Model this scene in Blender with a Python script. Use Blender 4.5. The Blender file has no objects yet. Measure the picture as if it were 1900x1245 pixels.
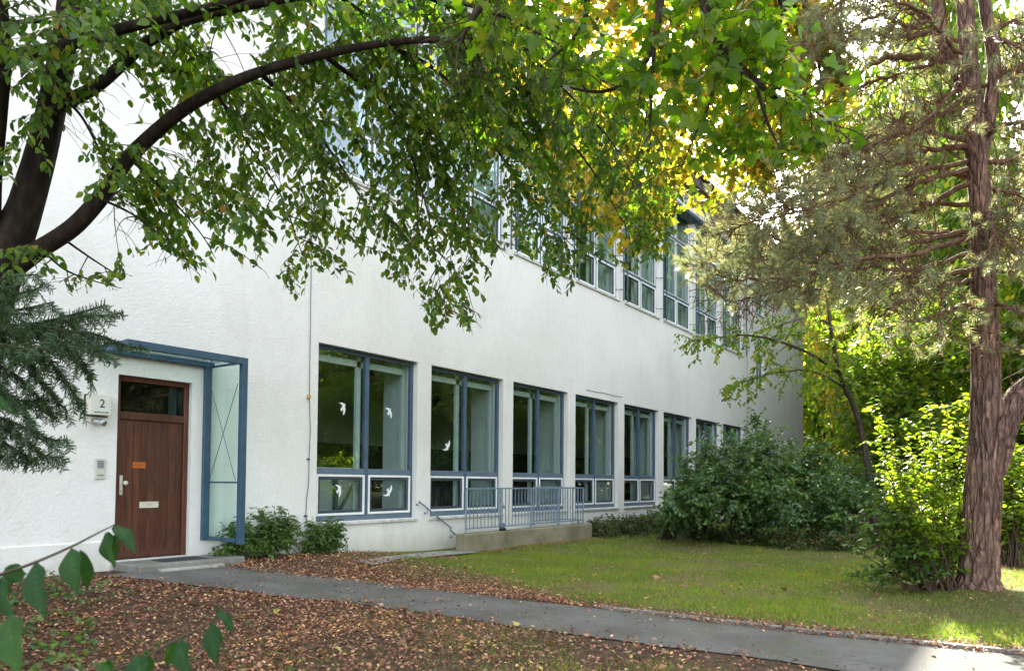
import bpy, math, random
import numpy as np
from mathutils import Vector, Matrix
rng = np.random.default_rng(7)
random.seed(7)
SC = bpy.context.scene
COL = SC.collection

# ------------------------------------------------------------------ camera, sky, sun, exposure
H = 1.45                                    # eye height
FPX, YAW, PITCH, ROLL, CY = 1355.09, 0.6161566, 0.0336803, 0.0079734, 847.256
WY = 10.2                                   # the facade stands in the plane y = WY
Fv = np.array([math.cos(YAW)*math.cos(PITCH), math.sin(YAW)*math.cos(PITCH), math.sin(PITCH)])
R0 = np.array([math.sin(YAW), -math.cos(YAW), 0.0])
U0 = np.cross(R0, Fv)
Rv = R0*math.cos(ROLL) + U0*math.sin(ROLL)
Uv = -R0*math.sin(ROLL) + U0*math.cos(ROLL)
cam = bpy.data.cameras.new("camera")
cam.sensor_fit = 'HORIZONTAL'; cam.sensor_width = 36.0
cam.lens = FPX/1900*36.0
cam.shift_x = 0.0
cam.shift_y = (CY-622.5)/1900
cam.clip_start = 0.05; cam.clip_end = 2000
camo = bpy.data.objects.new("camera", cam); COL.objects.link(camo)
M = Matrix(((Rv[0], Uv[0], -Fv[0], 0), (Rv[1], Uv[1], -Fv[1], 0), (Rv[2], Uv[2], -Fv[2], H), (0, 0, 0, 1)))
camo.matrix_world = M
SC.camera = camo
cam.dof.use_dof = True; cam.dof.focus_distance = 11.0; cam.dof.aperture_fstop = 8.0

SUN_AZ, SUN_EL = math.radians(23.0), math.radians(29.2)     # azimuth counted from +x towards +y
sdir = Vector((math.cos(SUN_EL)*math.cos(SUN_AZ), math.cos(SUN_EL)*math.sin(SUN_AZ), math.sin(SUN_EL)))
w = bpy.data.worlds.new("World"); SC.world = w; w.use_nodes = True
nt = w.node_tree
sky = nt.nodes.new('ShaderNodeTexSky'); sky.sky_type = 'NISHITA'; sky.sun_disc = False
sky.sun_elevation = SUN_EL; sky.sun_rotation = math.pi/2 - SUN_AZ
sky.air_density = 1.0; sky.dust_density = 2.0; sky.ozone_density = 1.0
bg = nt.nodes['Background']; hs = nt.nodes.new('ShaderNodeHueSaturation'); hs.inputs['Saturation'].default_value = 0.36      # white balance for open shade
nt.links.new(sky.outputs[0], hs.inputs['Color']); nt.links.new(hs.outputs[0], bg.inputs[0]); bg.inputs[1].default_value = 0.145
sl = bpy.data.lights.new("sun", 'SUN'); sl.energy = 4.4; sl.angle = math.radians(0.5); sl.color = (1.0, 0.93, 0.80)
slo = bpy.data.objects.new("sun", sl); COL.objects.link(slo)
slo.rotation_euler = sdir.to_track_quat('Z', 'Y').to_euler(); slo.location = (0, 0, 40)
SC.view_settings.view_transform = 'Standard'; SC.view_settings.look = 'None'
SC.view_settings.exposure = 2.90; SC.view_settings.gamma = 1.0
SC.cycles.max_bounces = 12; SC.cycles.diffuse_bounces = 8; SC.cycles.glossy_bounces = 4
SC.cycles.transmission_bounces = 8; SC.cycles.transparent_max_bounces = 12
SC.cycles.caustics_reflective = False; SC.cycles.caustics_refractive = False
SC.cycles.sample_clamp_indirect = 6.0

def LOG(*a): print('LOG', *a)
# ------------------------------------------------------------------ helpers
def ray(u, v):
    return Fv + Rv*(u-950)/FPX + Uv*(CY-v)/FPX
def at(u, v, d):                            # the point at depth d seen at photograph pixel (u, v)
    return ray(u, v)*d + np.array([0, 0, H])
def on_wall(u, v, y=WY):
    d = ray(u, v); return d*y/d[1] + np.array([0, 0, H])
def proj(P):
    P = np.asarray(P, float) - np.array([0, 0, H])
    z = P @ Fv; z = np.where(z < 1e-3, 1e-3, z)
    return 950 + FPX*(P @ Rv)/z, CY - FPX*(P @ Uv)/z, P @ Fv
def sm(t):
    t = np.clip(t, 0, 1); return t*t*(3-2*t)
def hash3(ix, iy, iz):
    n = (ix*374761393 + iy*668265263 + iz*2147483647 + 1013904223) & 0xffffffff
    n = ((n ^ (n >> 13))*1274126177) & 0xffffffff
    return ((n ^ (n >> 16)) & 0xffff)/65535.0
def vnoise(x, y, z=0.0):
    x, y, z = np.broadcast_arrays(np.asarray(x, float), np.asarray(y, float), np.asarray(z, float))
    i, j, k = np.floor(x).astype(np.int64), np.floor(y).astype(np.int64), np.floor(z).astype(np.int64)
    fx, fy, fz = sm(x-i), sm(y-j), sm(z-k)
    r = 0
    for a in (0, 1):
        for b in (0, 1):
            for c in (0, 1):
                r = r + hash3(i+a, j+b, k+c)*(fx if a else 1-fx)*(fy if b else 1-fy)*(fz if c else 1-fz)
    return r
PINE = at(1815, 1105, 9.62)[:2]
def gz(x, y):
    x = np.asarray(x, float); y = np.asarray(y, float)
    z = 0.2*sm((y-6.5)/3.0)*(1-sm((x-7.5)/4.5))
    z = z + 0.10*np.exp(-((x-PINE[0])**2+(y-PINE[1])**2)/0.8)
    near = np.exp(-((x-8)**2+(y-3)**2)/900.0)
    z = z + near*0.05*(vnoise(x*0.55+7, y*0.55+3)-0.5)*np.clip((x-8.0)/2.0, 0.25, 1)
    return z
def on_ground(u, v):
    z = 0.0; d = ray(u, v)
    for _ in range(15):
        X = d*(z-H)/d[2]; z = float(gz(X[0], X[1]))
    return np.array([X[0], X[1], z])

def tag(o, label=None, cat=None, group=None, kind=None):
    if label: o['label'] = label
    if cat: o['category'] = cat
    if group: o['group'] = group
    if kind: o['kind'] = kind
    return o
def empty(name, loc, label=None, cat=None, group=None):
    o = bpy.data.objects.new(name, None); COL.objects.link(o); o.location = tuple(float(c) for c in loc)
    o.empty_display_size = 0.2
    return tag(o, label, cat, group)
def link(name, me, parent=None, at0=None):
    o = bpy.data.objects.new(name, me); COL.objects.link(o)
    if parent is not None:
        o.parent = parent
        if at0 is not None: o.location = at0
    return o
def copy_tree(o, parent=None):
    c = o.copy(); COL.objects.link(c); c.parent = parent
    for ch in list(o.children): copy_tree(ch, c)
    return c

class MB:
    """collects polygons and links them as one mesh object"""
    def __init__(s): s.v = []; s.f = []; s.m = []
    def add(s, vs, fs, mi=0):
        b = len(s.v); s.v += [tuple(map(float, p)) for p in vs]
        s.f += [tuple(i+b for i in f) for f in fs]; s.m += [mi]*len(fs)
        return s
    def quad(s, a, b, c, d, mi=0): return s.add([a, b, c, d], [(0, 1, 2, 3)], mi)
    def box(s, x0, y0, z0, x1, y1, z1, mi=0, ch=0.0):
        if x0 > x1: x0, x1 = x1, x0
        if y0 > y1: y0, y1 = y1, y0
        if z0 > z1: z0, z1 = z1, z0
        if ch <= 0:
            vs = [(x, y, z) for z in (z0, z1) for y in (y0, y1) for x in (x0, x1)]
            return s.add(vs, [(0, 2, 3, 1), (4, 5, 7, 6), (0, 1, 5, 4), (2, 6, 7, 3), (0, 4, 6, 2), (1, 3, 7, 5)], mi)
        c = min(ch, (x1-x0)/3, (y1-y0)/3, (z1-z0)/3); bm = bmesh.new()
        bmesh.ops.create_cube(bm, size=1.0)
        for q in bm.verts:
            q.co = ((x0+x1)/2+q.co.x*(x1-x0), (y0+y1)/2+q.co.y*(y1-y0), (z0+z1)/2+q.co.z*(z1-z0))
        bmesh.ops.bevel(bm, geom=bm.edges[:], offset=c, segments=1, affect='EDGES')
        bm.verts.index_update()
        s.add([q.co[:] for q in bm.verts], [tuple(q.index for q in f.verts) for f in bm.faces], mi); bm.free()
        return s
    def bar(s, a, b, w, h=None, mi=0, up=(0, 0, 1)):
        a = np.array(a, float); b = np.array(b, float); h = w if h is None else h
        t = b-a; t /= np.linalg.norm(t); u = np.array(up, float)
        if abs(t @ u) > 0.95: u = np.array([0, 1.0, 0])
        sx = np.cross(t, u); sx /= np.linalg.norm(sx); sy = np.cross(sx, t)
        vs = [p+sx*i*w/2+sy*j*h/2 for p in (a, b) for i, j in ((-1, -1), (1, -1), (1, 1), (-1, 1))]
        return s.add(vs, [(3, 2, 1, 0), (4, 5, 6, 7), (0, 1, 5, 4), (1, 2, 6, 5), (2, 3, 7, 6), (3, 0, 4, 7)], mi)
    def tube(s, pts, rad, n=8, mi=0, cap=True):
        pts = [np.array(p, float) for p in pts]
        if np.isscalar(rad): rad = [rad]*len(pts)
        vs = []; up = np.array([0.3, 0.2, 1.0]); u = None
        for i, p in enumerate(pts):
            t = pts[min(i+1, len(pts)-1)]-pts[max(i-1, 0)]
            t = t/(np.linalg.norm(t)+1e-9)
            if u is None:
                u = np.cross(t, up); 
                if np.linalg.norm(u) < 1e-3: u = np.cross(t, np.array([1.0, 0, 0]))
            u = u-t*(u @ t); u /= np.linalg.norm(u)+1e-9; q = np.cross(t, u)
            for k in range(n):
                a = 2*math.pi*k/n; vs.append(p+rad[i]*(math.cos(a)*u+math.sin(a)*q))
        fs = []
        for i in range(len(pts)-1):
            for k in range(n):
                k2 = (k+1) % n
                fs.append((i*n+k, i*n+k2, (i+1)*n+k2, (i+1)*n+k))
        if cap:
            fs.append(tuple(range(n))[::-1]); fs.append(tuple((len(pts)-1)*n+k for k in range(n)))
        return s.add(vs, fs, mi)
    def build(s, name, mats, parent=None, smooth=False, loc=None):
        me = bpy.data.meshes.new(name); me.from_pydata(s.v, [], s.f)
        for m_ in (mats if isinstance(mats, (list, tuple)) else [mats]): me.materials.append(m_)
        if any(s.m): me.polygons.foreach_set('material_index', s.m)
        if smooth: me.polygons.foreach_set('use_smooth', [True]*len(s.f))
        me.update()
        return link(name, me, parent, loc)
import bmesh

def np_mesh(name, V, faces, mats, parent=None, smooth=False, midx=None, uv=None, loc=None):
    """faces: list of int arrays (n, k), in order"""
    me = bpy.data.meshes.new(name)
    faces = [np.asarray(f) for f in faces if len(f)]
    nl = sum(f.size for f in faces); nf = sum(len(f) for f in faces)
    me.vertices.add(len(V)); me.vertices.foreach_set('co', np.asarray(V, np.float32).ravel())
    me.loops.add(nl); me.polygons.add(nf)
    li = np.concatenate([f.ravel() for f in faces]).astype(np.int32)
    tot = np.concatenate([np.full(len(f), f.shape[1]) for f in faces])
    st = np.concatenate([[0], np.cumsum(tot)[:-1]]).astype(np.int32)
    me.loops.foreach_set('vertex_index', li)
    me.polygons.foreach_set('loop_start', st)
    if midx is not None: me.polygons.foreach_set('material_index', np.asarray(midx, np.int32))
    if smooth: me.polygons.foreach_set('use_smooth', np.ones(nf, bool))
    for m_ in (mats if isinstance(mats, (list, tuple)) else [mats]): me.materials.append(m_)
    if uv is not None:
        ul = me.uv_layers.new(name='uv'); ul.data.foreach_set('uv', np.asarray(uv, np.float32)[li].ravel())
    me.update(calc_edges=True); me.validate()
    return link(name, me, parent, loc)

def nrm(a): return a/(np.linalg.norm(a, axis=-1, keepdims=True)+1e-9)

# leaf outlines: vertices (across, along, up) and faces
T_OVAL = (np.array([[0, 0, 0], [0, .42, -.05], [0, 1, -.22], [.25, .22, .03], [.27, .55, .0], [.14, .82, -.10], [-.25, .22, .03], [-.27, .55, .0], [-.14, .82, -.10]]),
          [[0, 3, 4, 1], [1, 4, 5, 2], [0, 1, 7, 6], [1, 2, 8, 7]])
T_DIAMOND = (np.array([[0, 0, 0], [.32, .45, .07], [0, 1, -.08], [-.32, .45, .07]]), [[0, 1, 2], [0, 2, 3]])
T_NEEDLE = (np.array([[-.5, 0, 0], [.5, 0, 0], [0, 1, 0]]), [[0, 1, 2]])
T_FLAT = (np.array([[-.5, 0, 0], [.5, 0, 0], [.42, .8, 0], [0, 1, 0], [-.42, .8, 0]]), [[0, 1, 2, 3, 4]])
T_DRY = (np.array([[0, 0, 0], [.28, .45, .16], [0, 1, .05], [-.28, .45, .16], [0, .5, -.02]]), [[0, 1, 4], [1, 2, 4], [2, 3, 4], [3, 0, 4]])
_mo = [(0, 0), (.16, .02), (.42, -.06), (.36, .12), (.62, .30), (.44, .36), (.50, .52), (.26, .50), (.20, .66), (.12, .78), (0, 1.0)]
_mv = _mo + [(-a, b) for a, b in _mo[-2:0:-1]]
_mz = [-.35*abs(a)**1.6 - .12*max(0, b-.3)**1.5 for a, b in _mv]
T_MAPLE = (np.array([[0, .3, .03]] + [[a, b, z] for (a, b), z in zip(_mv, _mz)]),
           [[0, i, i % len(_mv)+1] for i in range(1, len(_mv)+1)])

def leaf_mesh(name, P, A, N, S, T, mat, parent=None, W=None, midx=None, loc=None):
    P, A, N = (np.asarray(x, float).reshape(-1, 3) for x in (P, A, N)); n = len(P)
    S = np.broadcast_to(np.asarray(S, float), (n,)); W = S if W is None else np.broadcast_to(np.asarray(W, float), (n,))
    A = nrm(A); B = nrm(np.cross(N, A)); C = np.cross(A, B)
    tv, tf = T
    V = P[:, None] + (tv[None, :, 0, None]*W[:, None, None])*B[:, None] + (tv[None, :, 1, None]*S[:, None, None])*A[:, None] + (tv[None, :, 2, None]*S[:, None, None])*C[:, None]
    k = len(tv); off = np.arange(n)[:, None]*k
    byk = {}
    for f in tf: byk.setdefault(len(f), []).append(f)
    faces = [(np.array(fs)[None] + off[:, :, None]).reshape(-1, kk) for kk, fs in byk.items()]
    mi = None
    if midx is not None:
        mi = np.concatenate([np.repeat(midx, len(fs)) for fs in byk.values()])
    return np_mesh(name, V.reshape(-1, 3), faces, mat, parent, midx=mi, loc=loc)

# ------------------------------------------------------------------ materials
def new_mat(name):
    m = bpy.data.materials.new(name); m.use_nodes = True
    n = m.node_tree; return m, n, n.nodes, n.links, n.nodes['Principled BSDF']
def nd(ns, t, **kw):
    n = ns.new(t)
    for k, v in kw.items():
        if k.startswith('i_'): n.inputs[int(k[2:]) if k[2:].isdigit() else k[2:].replace('_', ' ')].default_value = v
        else: setattr(n, k, v)
    return n
def ramp(ns, stops):
    r = ns.new('ShaderNodeValToRGB'); e = r.color_ramp.elements
    while len(e) < len(stops): e.new(0.5)
    for i, (p, c) in enumerate(stops):
        e[i].position = p; e[i].color = (*c, 1) if len(c) == 3 else c
    return r
def mixc(ns, ls, fac, a, b, blend='MIX'):
    x = ns.new('ShaderNodeMix'); x.data_type = 'RGBA'; x.blend_type = blend
    for sock, val in ((x.inputs[0], fac), (x.inputs[6], a), (x.inputs[7], b)):
        if hasattr(val, 'is_linked'): ls.new(val, sock)
        elif isinstance(val, (int, float)): sock.default_value = val
        else: sock.default_value = (*val, 1)
    return x.outputs[2]
def noise(ns, ls, scale, detail=4, vec=None, rough=.55):
    n = nd(ns, 'ShaderNodeTexNoise'); n.inputs['Scale'].default_value = scale; n.inputs['Detail'].default_value = detail
    n.inputs['Roughness'].default_value = rough
    if vec is not None: ls.new(vec, n.inputs['Vector'])
    return n.outputs['Fac']
def coords(ns, ls, scale=(1, 1, 1)):
    g = ns.new('ShaderNodeNewGeometry'); mp = ns.new('ShaderNodeMapping'); mp.inputs['Scale'].default_value = scale
    ls.new(g.outputs['Position'], mp.inputs['Vector']); return mp.outputs[0]
def ocoords(ns, ls, scale=(1, 1, 1)):
    g = ns.new('ShaderNodeTexCoord'); mp = ns.new('ShaderNodeMapping'); mp.inputs['Scale'].default_value = scale
    ls.new(g.outputs['Object'], mp.inputs['Vector']); return mp.outputs[0]
def bump(ns, ls, bs, height, strength=.4, dist=.01):
    b = nd(ns, 'ShaderNodeBump'); b.inputs['Strength'].default_value = strength; b.inputs['Distance'].default_value = dist
    ls.new(height, b.inputs['Height']); ls.new(b.outputs[0], bs.inputs['Normal']); return b
def setc(bs, c, rough=.6, spec=.3, metal=0):
    bs.inputs['Base Color'].default_value = (*c, 1); bs.inputs['Roughness'].default_value = rough
    bs.inputs['Specular IOR Level'].default_value = spec; bs.inputs['Metallic'].default_value = metal

def plain(name, c, rough=.6, spec=.3, metal=0, var=.12, scale=9, bmp=0.0, bscale=60):
    m, n, ns, ls, bs = new_mat(name); setc(bs, c, rough, spec, metal)
    v = coords(ns, ls); f = noise(ns, ls, scale, 5, v)
    r = ramp(ns, [(.3, tuple(x*(1-var) for x in c)), (.7, tuple(min(1, x*(1+var)) for x in c))])
    ls.new(f, r.inputs[0]); ls.new(r.outputs[0], bs.inputs['Base Color'])
    if bmp: bump(ns, ls, bs, noise(ns, ls, bscale, 4, v), bmp, .004)
    return m

def leaf_mat(name, stops, trans=.42, rough=.42, spec=.45, tr_gain=(1.5, 1.55, .7), broad=None, k=(1.45, 1.30, 1.15)):
    stops = [(p, tuple(min(.75, a*b) for a, b in zip(c, k))) for p, c in stops]
    m, n, ns, ls, bs = new_mat(name)
    g = ns.new('ShaderNodeNewGeometry'); r = ramp(ns, stops); ls.new(g.outputs['Random Per Island'], r.inputs[0])
    col = r.outputs[0]
    f = noise(ns, ls, 1.3 if broad is None else broad, 2, g.outputs['Position'])
    rr = ramp(ns, [(.3, (.74, .78, .8)), (.7, (1.22, 1.16, 1.05))]); ls.new(f, rr.inputs[0])
    col = mixc(ns, ls, 1.0, col, rr.outputs[0], 'MULTIPLY')
    ls.new(col, bs.inputs['Base Color']); bs.inputs['Roughness'].default_value = rough; bs.inputs['Specular IOR Level'].default_value = spec
    tc = mixc(ns, ls, 1.0, col, tr_gain, 'MULTIPLY')
    t = ns.new('ShaderNodeBsdfTranslucent'); ls.new(tc, t.inputs[0])
    mx = ns.new('ShaderNodeMixShader'); mx.inputs[0].default_value = trans
    ls.new(bs.outputs[0], mx.inputs[1]); ls.new(t.outputs[0], mx.inputs[2])
    ls.new(mx.outputs[0], ns['Material Output'].inputs[0])
    return m

def mat_plaster():
    m, n, ns, ls, bs = new_mat('white_plaster'); setc(bs, (.72, .72, .70), .85, .2)
    v = coords(ns, ls); vs = coords(ns, ls, (1.0, 1.0, .16))
    big = noise(ns, ls, .55, 4, v); streak = noise(ns, ls, 1.6, 6, vs, .65); fine = noise(ns, ls, 7, 6, v, .7)
    r1 = ramp(ns, [(.32, (.69, .682, .640)), (.68, (.77, .763, .728))]); ls.new(big, r1.inputs[0])
    r2 = ramp(ns, [(.24, (.84, .83, .79)), (.50, (1, 1, 1))]); ls.new(streak, r2.inputs[0])
    r3 = ramp(ns, [(.25, (.93, .92, .90)), (.55, (1, 1, 1))]); ls.new(fine, r3.inputs[0])
    c = mixc(ns, ls, .38, r1.outputs[0], r2.outputs[0], 'MULTIPLY'); c = mixc(ns, ls, .8, c, r3.outputs[0], 'MULTIPLY')
    # splash dirt at the foot of the wall and weathering at the far end (stains with a shape of their own)
    sp = ns.new('ShaderNodeSeparateXYZ'); ls.new(v, sp.inputs[0])
    ad = nd(ns, 'ShaderNodeMath', operation='MULTIPLY_ADD'); ls.new(streak, ad.inputs[0]); ad.inputs[1].default_value = -.9; ls.new(sp.outputs[2], ad.inputs[2])
    rz = ramp(ns, [(0.0, (.62, .61, .53)), (.25, (1, 1, 1))]); mr = nd(ns, 'ShaderNodeMapRange'); mr.inputs[1].default_value = -.4; mr.inputs[2].default_value = 1.6
    ls.new(ad.outputs[0], mr.inputs[0]); ls.new(mr.outputs[0], rz.inputs[0])
    c = mixc(ns, ls, .85, c, rz.outputs[0], 'MULTIPLY')
    ls.new(c, bs.inputs['Base Color'])
    a = noise(ns, ls, 26, 5, v, .6); b = noise(ns, ls, 90, 3, v); h = nd(ns, 'ShaderNodeMath', operation='MULTIPLY_ADD')
    ls.new(b, h.inputs[0]); h.inputs[1].default_value = .3; ls.new(a, h.inputs[2])
    bump(ns, ls, bs, h.outputs[0], .55, .024)
    return m
def mat_glass(name, tint, ior=1.6, extra=.02):
    m, n, ns, ls, bs = new_mat(name); ns.remove(bs)
    t = ns.new('ShaderNodeBsdfTransparent'); t.inputs[0].default_value = (*tint, 1)
    g = ns.new('ShaderNodeBsdfGlossy'); g.inputs['Roughness'].default_value = 0.0; g.inputs[0].default_value = (.72, .80, .86, 1)
    v = coords(ns, ls); nz = noise(ns, ls, .9, 2, v); b = nd(ns, 'ShaderNodeBump'); b.inputs['Strength'].default_value = .06; b.inputs['Distance'].default_value = .02
    ls.new(nz, b.inputs['Height']); ls.new(b.outputs[0], g.inputs['Normal'])
    lw_ = ns.new('ShaderNodeLayerWeight'); lw_.inputs[0].default_value = .5
    f0 = ((ior-1)/(ior+1))**2+extra
    pw_ = nd(ns, 'ShaderNodeMath', operation='POWER'); pw_.inputs[1].default_value = 4.5; ls.new(lw_.outputs['Facing'], pw_.inputs[0])
    a = nd(ns, 'ShaderNodeMath', operation='MULTIPLY_ADD'); a.inputs[1].default_value = 1-f0; a.inputs[2].default_value = f0; ls.new(pw_.outputs[0], a.inputs[0])
    mx = ns.new('ShaderNodeMixShader'); ls.new(a.outputs[0], mx.inputs[0]); ls.new(t.outputs[0], mx.inputs[1]); ls.new(g.outputs[0], mx.inputs[2])
    ls.new(mx.outputs[0], ns['Material Output'].inputs[0]); return m
def mat_wood():
    m, n, ns, ls, bs = new_mat('stained_wood'); setc(bs, (.12, .04, .02), .5, .35)
    v = coords(ns, ls, (14, 14, 1.1)); f = noise(ns, ls, 2.2, 8, v, .7)
    r = ramp(ns, [(.25, (.024, .009, .006)), (.5, (.078, .027, .014)), (.78, (.150, .056, .026))]); ls.new(f, r.inputs[0])
    g = ns.new('ShaderNodeNewGeometry'); rp = ramp(ns, [(0, (.78, .78, .8)), (1, (1.2, 1.15, 1.1))]); ls.new(g.outputs['Random Per Island'], rp.inputs[0])
    c = mixc(ns, ls, 1.0, r.outputs[0], rp.outputs[0], 'MULTIPLY'); ls.new(c, bs.inputs['Base Color'])
    bump(ns, ls, bs, f, .3, .004); return m
def mat_concrete(name, c, moss=.5, scale=3):
    m, n, ns, ls, bs = new_mat(name); setc(bs, c, .9, .15)
    v = coords(ns, ls); f = noise(ns, ls, scale, 8, v, .65); g = noise(ns, ls, scale*.6, 5, v); sp = noise(ns, ls, 120, 2, v)
    r = ramp(ns, [(.3, tuple(x*.62 for x in c)), (.7, tuple(x*1.2 for x in c))]); ls.new(f, r.inputs[0])
    rm = ramp(ns, [(.5, (0, 0, 0)), (.72, (moss, moss, moss))]); ls.new(g, rm.inputs[0])
    x = mixc(ns, ls, rm.outputs[0], r.outputs[0], (.10, .11, .045)); rs = ramp(ns, [(.35, (.8, .8, .8)), (.65, (1.1, 1.1, 1.1))]); ls.new(sp, rs.inputs[0])
    x = mixc(ns, ls, 1.0, x, rs.outputs[0], 'MULTIPLY'); ls.new(x, bs.inputs['Base Color'])
    bump(ns, ls, bs, f, .5, .01); return m
def mat_asphalt():
    m, n, ns, ls, bs = new_mat('old_asphalt'); setc(bs, (.09, .09, .095), .88, .2)
    v = coords(ns, ls); f = noise(ns, ls, 1.4, 7, v, .6); sp = noise(ns, ls, 150, 2, v); moss = noise(ns, ls, 2.4, 6, v, .65)
    r = ramp(ns, [(.3, (.076, .073, .067)), (.7, (.142, .138, .128))]); ls.new(f, r.inputs[0])
    rs = ramp(ns, [(.3, (.45, .45, .45)), (.5, (.95, .95, .95)), (.72, (1.7, 1.7, 1.7))]); ls.new(sp, rs.inputs[0])
    c = mixc(ns, ls, 1.0, r.outputs[0], rs.outputs[0], 'MULTIPLY')
    rm = ramp(ns, [(.50, (0, 0, 0)), (.72, (.65, .65, .65))]); ls.new(moss, rm.inputs[0])
    c = mixc(ns, ls, rm.outputs[0], c, (.085, .095, .035)); ls.new(c, bs.inputs['Base Color'])
    vo = nd(ns, 'ShaderNodeTexVoronoi', feature='DISTANCE_TO_EDGE'); vo.inputs['Scale'].default_value = .7
    dv = nd(ns, 'ShaderNodeVectorMath', operation='ADD'); nz = nd(ns, 'ShaderNodeTexNoise'); nz.inputs['Scale'].default_value = 3; ls.new(v, nz.inputs['Vector'])
    ls.new(v, dv.inputs[0]); ls.new(nz.outputs['Color'], dv.inputs[1]); ls.new(dv.outputs[0], vo.inputs['Vector'])
    rc = ramp(ns, [(.0, (.30, .30, .28)), (.010, (1, 1, 1))]); ls.new(vo.outputs['Distance'], rc.inputs[0])
    c = mixc(ns, ls, .55, c, rc.outputs[0], 'MULTIPLY'); ls.new(c, bs.inputs['Base Color'])
    bump(ns, ls, bs, sp, .5, .006); return m
def mat_soil():
    m, n, ns, ls, bs = new_mat('ground_soil'); setc(bs, (.07, .05, .03), .95, .1)
    v = coords(ns, ls); sp = ns.new('ShaderNodeSeparateXYZ'); ls.new(v, sp.inputs[0])
    f = noise(ns, ls, 9, 8, v, .7); g = noise(ns, ls, .8, 5, v, .6)
    r = ramp(ns, [(.3, (.034, .023, .016)), (.7, (.12, .08, .052))]); ls.new(f, r.inputs[0])
    rl = ramp(ns, [(.30, (.055, .075, .018)), (.55, (.10, .10, .035)), (.75, (.17, .135, .065))]); ls.new(f, rl.inputs[0])
    # lawn lies right of the path
    mr = nd(ns, 'ShaderNodeMapRange'); mr.inputs[1].default_value = 7.5; mr.inputs[2].default_value = 8.6
    a = nd(ns, 'ShaderNodeMath', operation='MULTIPLY_ADD'); ls.new(g, a.inputs[0]); a.inputs[1].default_value = 1.2; ls.new(sp.outputs[0], a.inputs[2])
    b = nd(ns, 'ShaderNodeMath', operation='ADD'); ls.new(a.outputs[0], b.inputs[0]); b.inputs[1].default_value = -.6
    ls.new(b.outputs[0], mr.inputs[0])
    c = mixc(ns, ls, mr.outputs[0], r.outputs[0], rl.outputs[0]); ls.new(c, bs.inputs['Base Color'])
    bump(ns, ls, bs, f, .8, .03); return m
def mat_bark(name, dark, mid, light, vs=(5, 5, 1.2), sc=3.0, plates=0.0):
    m, n, ns, ls, bs = new_mat(name); setc(bs, mid, .9, .15)
    v = coords(ns, ls, vs); f = noise(ns, ls, sc, 8, v, .7); g = noise(ns, ls, sc*.35, 3, v)
    at_ = nd(ns, 'ShaderNodeAttribute', attribute_name='groove')
    r = ramp(ns, [(.28, dark), (.52, mid), (.75, light)]); ls.new(f, r.inputs[0])
    rg = ramp(ns, [(.3, (.75, .75, .78)), (.7, (1.2, 1.12, 1.05))]); ls.new(g, rg.inputs[0])
    c = mixc(ns, ls, 1.0, r.outputs[0], rg.outputs[0], 'MULTIPLY'); c = mixc(ns, ls, at_.outputs['Fac'], c, dark); hgt = f
    if plates:
        g2 = coords(ns, ls, (13, 13, 1.9)); nz = nd(ns, 'ShaderNodeTexNoise'); nz.inputs['Scale'].default_value = .9; nz.inputs['Detail'].default_value = 3; ls.new(g2, nz.inputs['Vector'])
        dv = nd(ns, 'ShaderNodeVectorMath', operation='ADD'); ls.new(g2, dv.inputs[0]); ls.new(nz.outputs['Color'], dv.inputs[1])
        vo = nd(ns, 'ShaderNodeTexVoronoi', feature='DISTANCE_TO_EDGE'); vo.inputs['Scale'].default_value = 1.0; ls.new(dv.outputs[0], vo.inputs['Vector'])
        v2 = nd(ns, 'ShaderNodeTexVoronoi'); v2.inputs['Scale'].default_value = 1.0; ls.new(dv.outputs[0], v2.inputs['Vector'])
        rv = ramp(ns, [(0, (0, 0, 0)), (.12, (1, 1, 1))]); ls.new(vo.outputs['Distance'], rv.inputs[0])
        sp = ns.new('ShaderNodeSeparateColor'); ls.new(v2.outputs['Color'], sp.inputs[0]); rt = ramp(ns, [(0, (.72, .70, .72)), (.5, (1, 1, 1)), (1, (1.25, 1.18, 1.15))]); ls.new(sp.outputs[0], rt.inputs[0])
        c = mixc(ns, ls, 1.0, c, rt.outputs[0], 'MULTIPLY'); c = mixc(ns, ls, rv.outputs[0], mixc(ns, ls, plates, c, dark), c)
        ad = nd(ns, 'ShaderNodeMath', operation='MULTIPLY_ADD'); ls.new(rv.outputs[0], ad.inputs[0]); ad.inputs[1].default_value = 1.2; ls.new(f, ad.inputs[2]); hgt = ad.outputs[0]
    ls.new(c, bs.inputs['Base Color'])
    bump(ns, ls, bs, hgt, .9, .025); return m

PLASTER = mat_plaster()
FRAMEBLUE = plain('slate_blue_frame', (.060, .100, .145), .5, .4, 0, .15, 5)
BLUE = plain('blue_painted_steel', (.036, .080, .122), .5, .4, 0, .18, 5, .1)
BLUEGREY = plain('grey_blue_frame', (.105, .145, .19), .5, .4, 0, .14, 6)
DARKFRAME = plain('dark_casement_frame', (.045, .06, .075), .5, .4)
WHITE = plain('white_paint', (.74, .75, .74), .5, .35, 0, .06, 7)
SILL = mat_concrete('white_sill', (.62, .61, .58), .25, 6)
GLASS = mat_glass('window_glass', (.90, .96, .95), 1.75, .045)
CLEAR = mat_glass('clear_glass', (.86, .95, .92), 1.35, .0)
DARKGLASS = mat_glass('door_glass', (.42, .48, .46), 1.5, .0)
WOOD = mat_wood()
CONC = mat_concrete('mossy_concrete', (.24, .215, .15), .7, 2.2)
SLABM = mat_concrete('grey_slab', (.23, .225, .20), .35, 3)
PALESLAB = mat_concrete('pale_slab', (.44, .42, .37), .2, 4)
RAIL = plain('blue_grey_railing', (.16, .22, .27), .5, .4, 0, .15, 12)
BLACK = plain('black_plastic', (.012, .012, .014), .4, .4)
IVORY = plain('ivory_plastic', (.56, .54, .44), .45, .4, 0, .08, 30)
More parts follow.
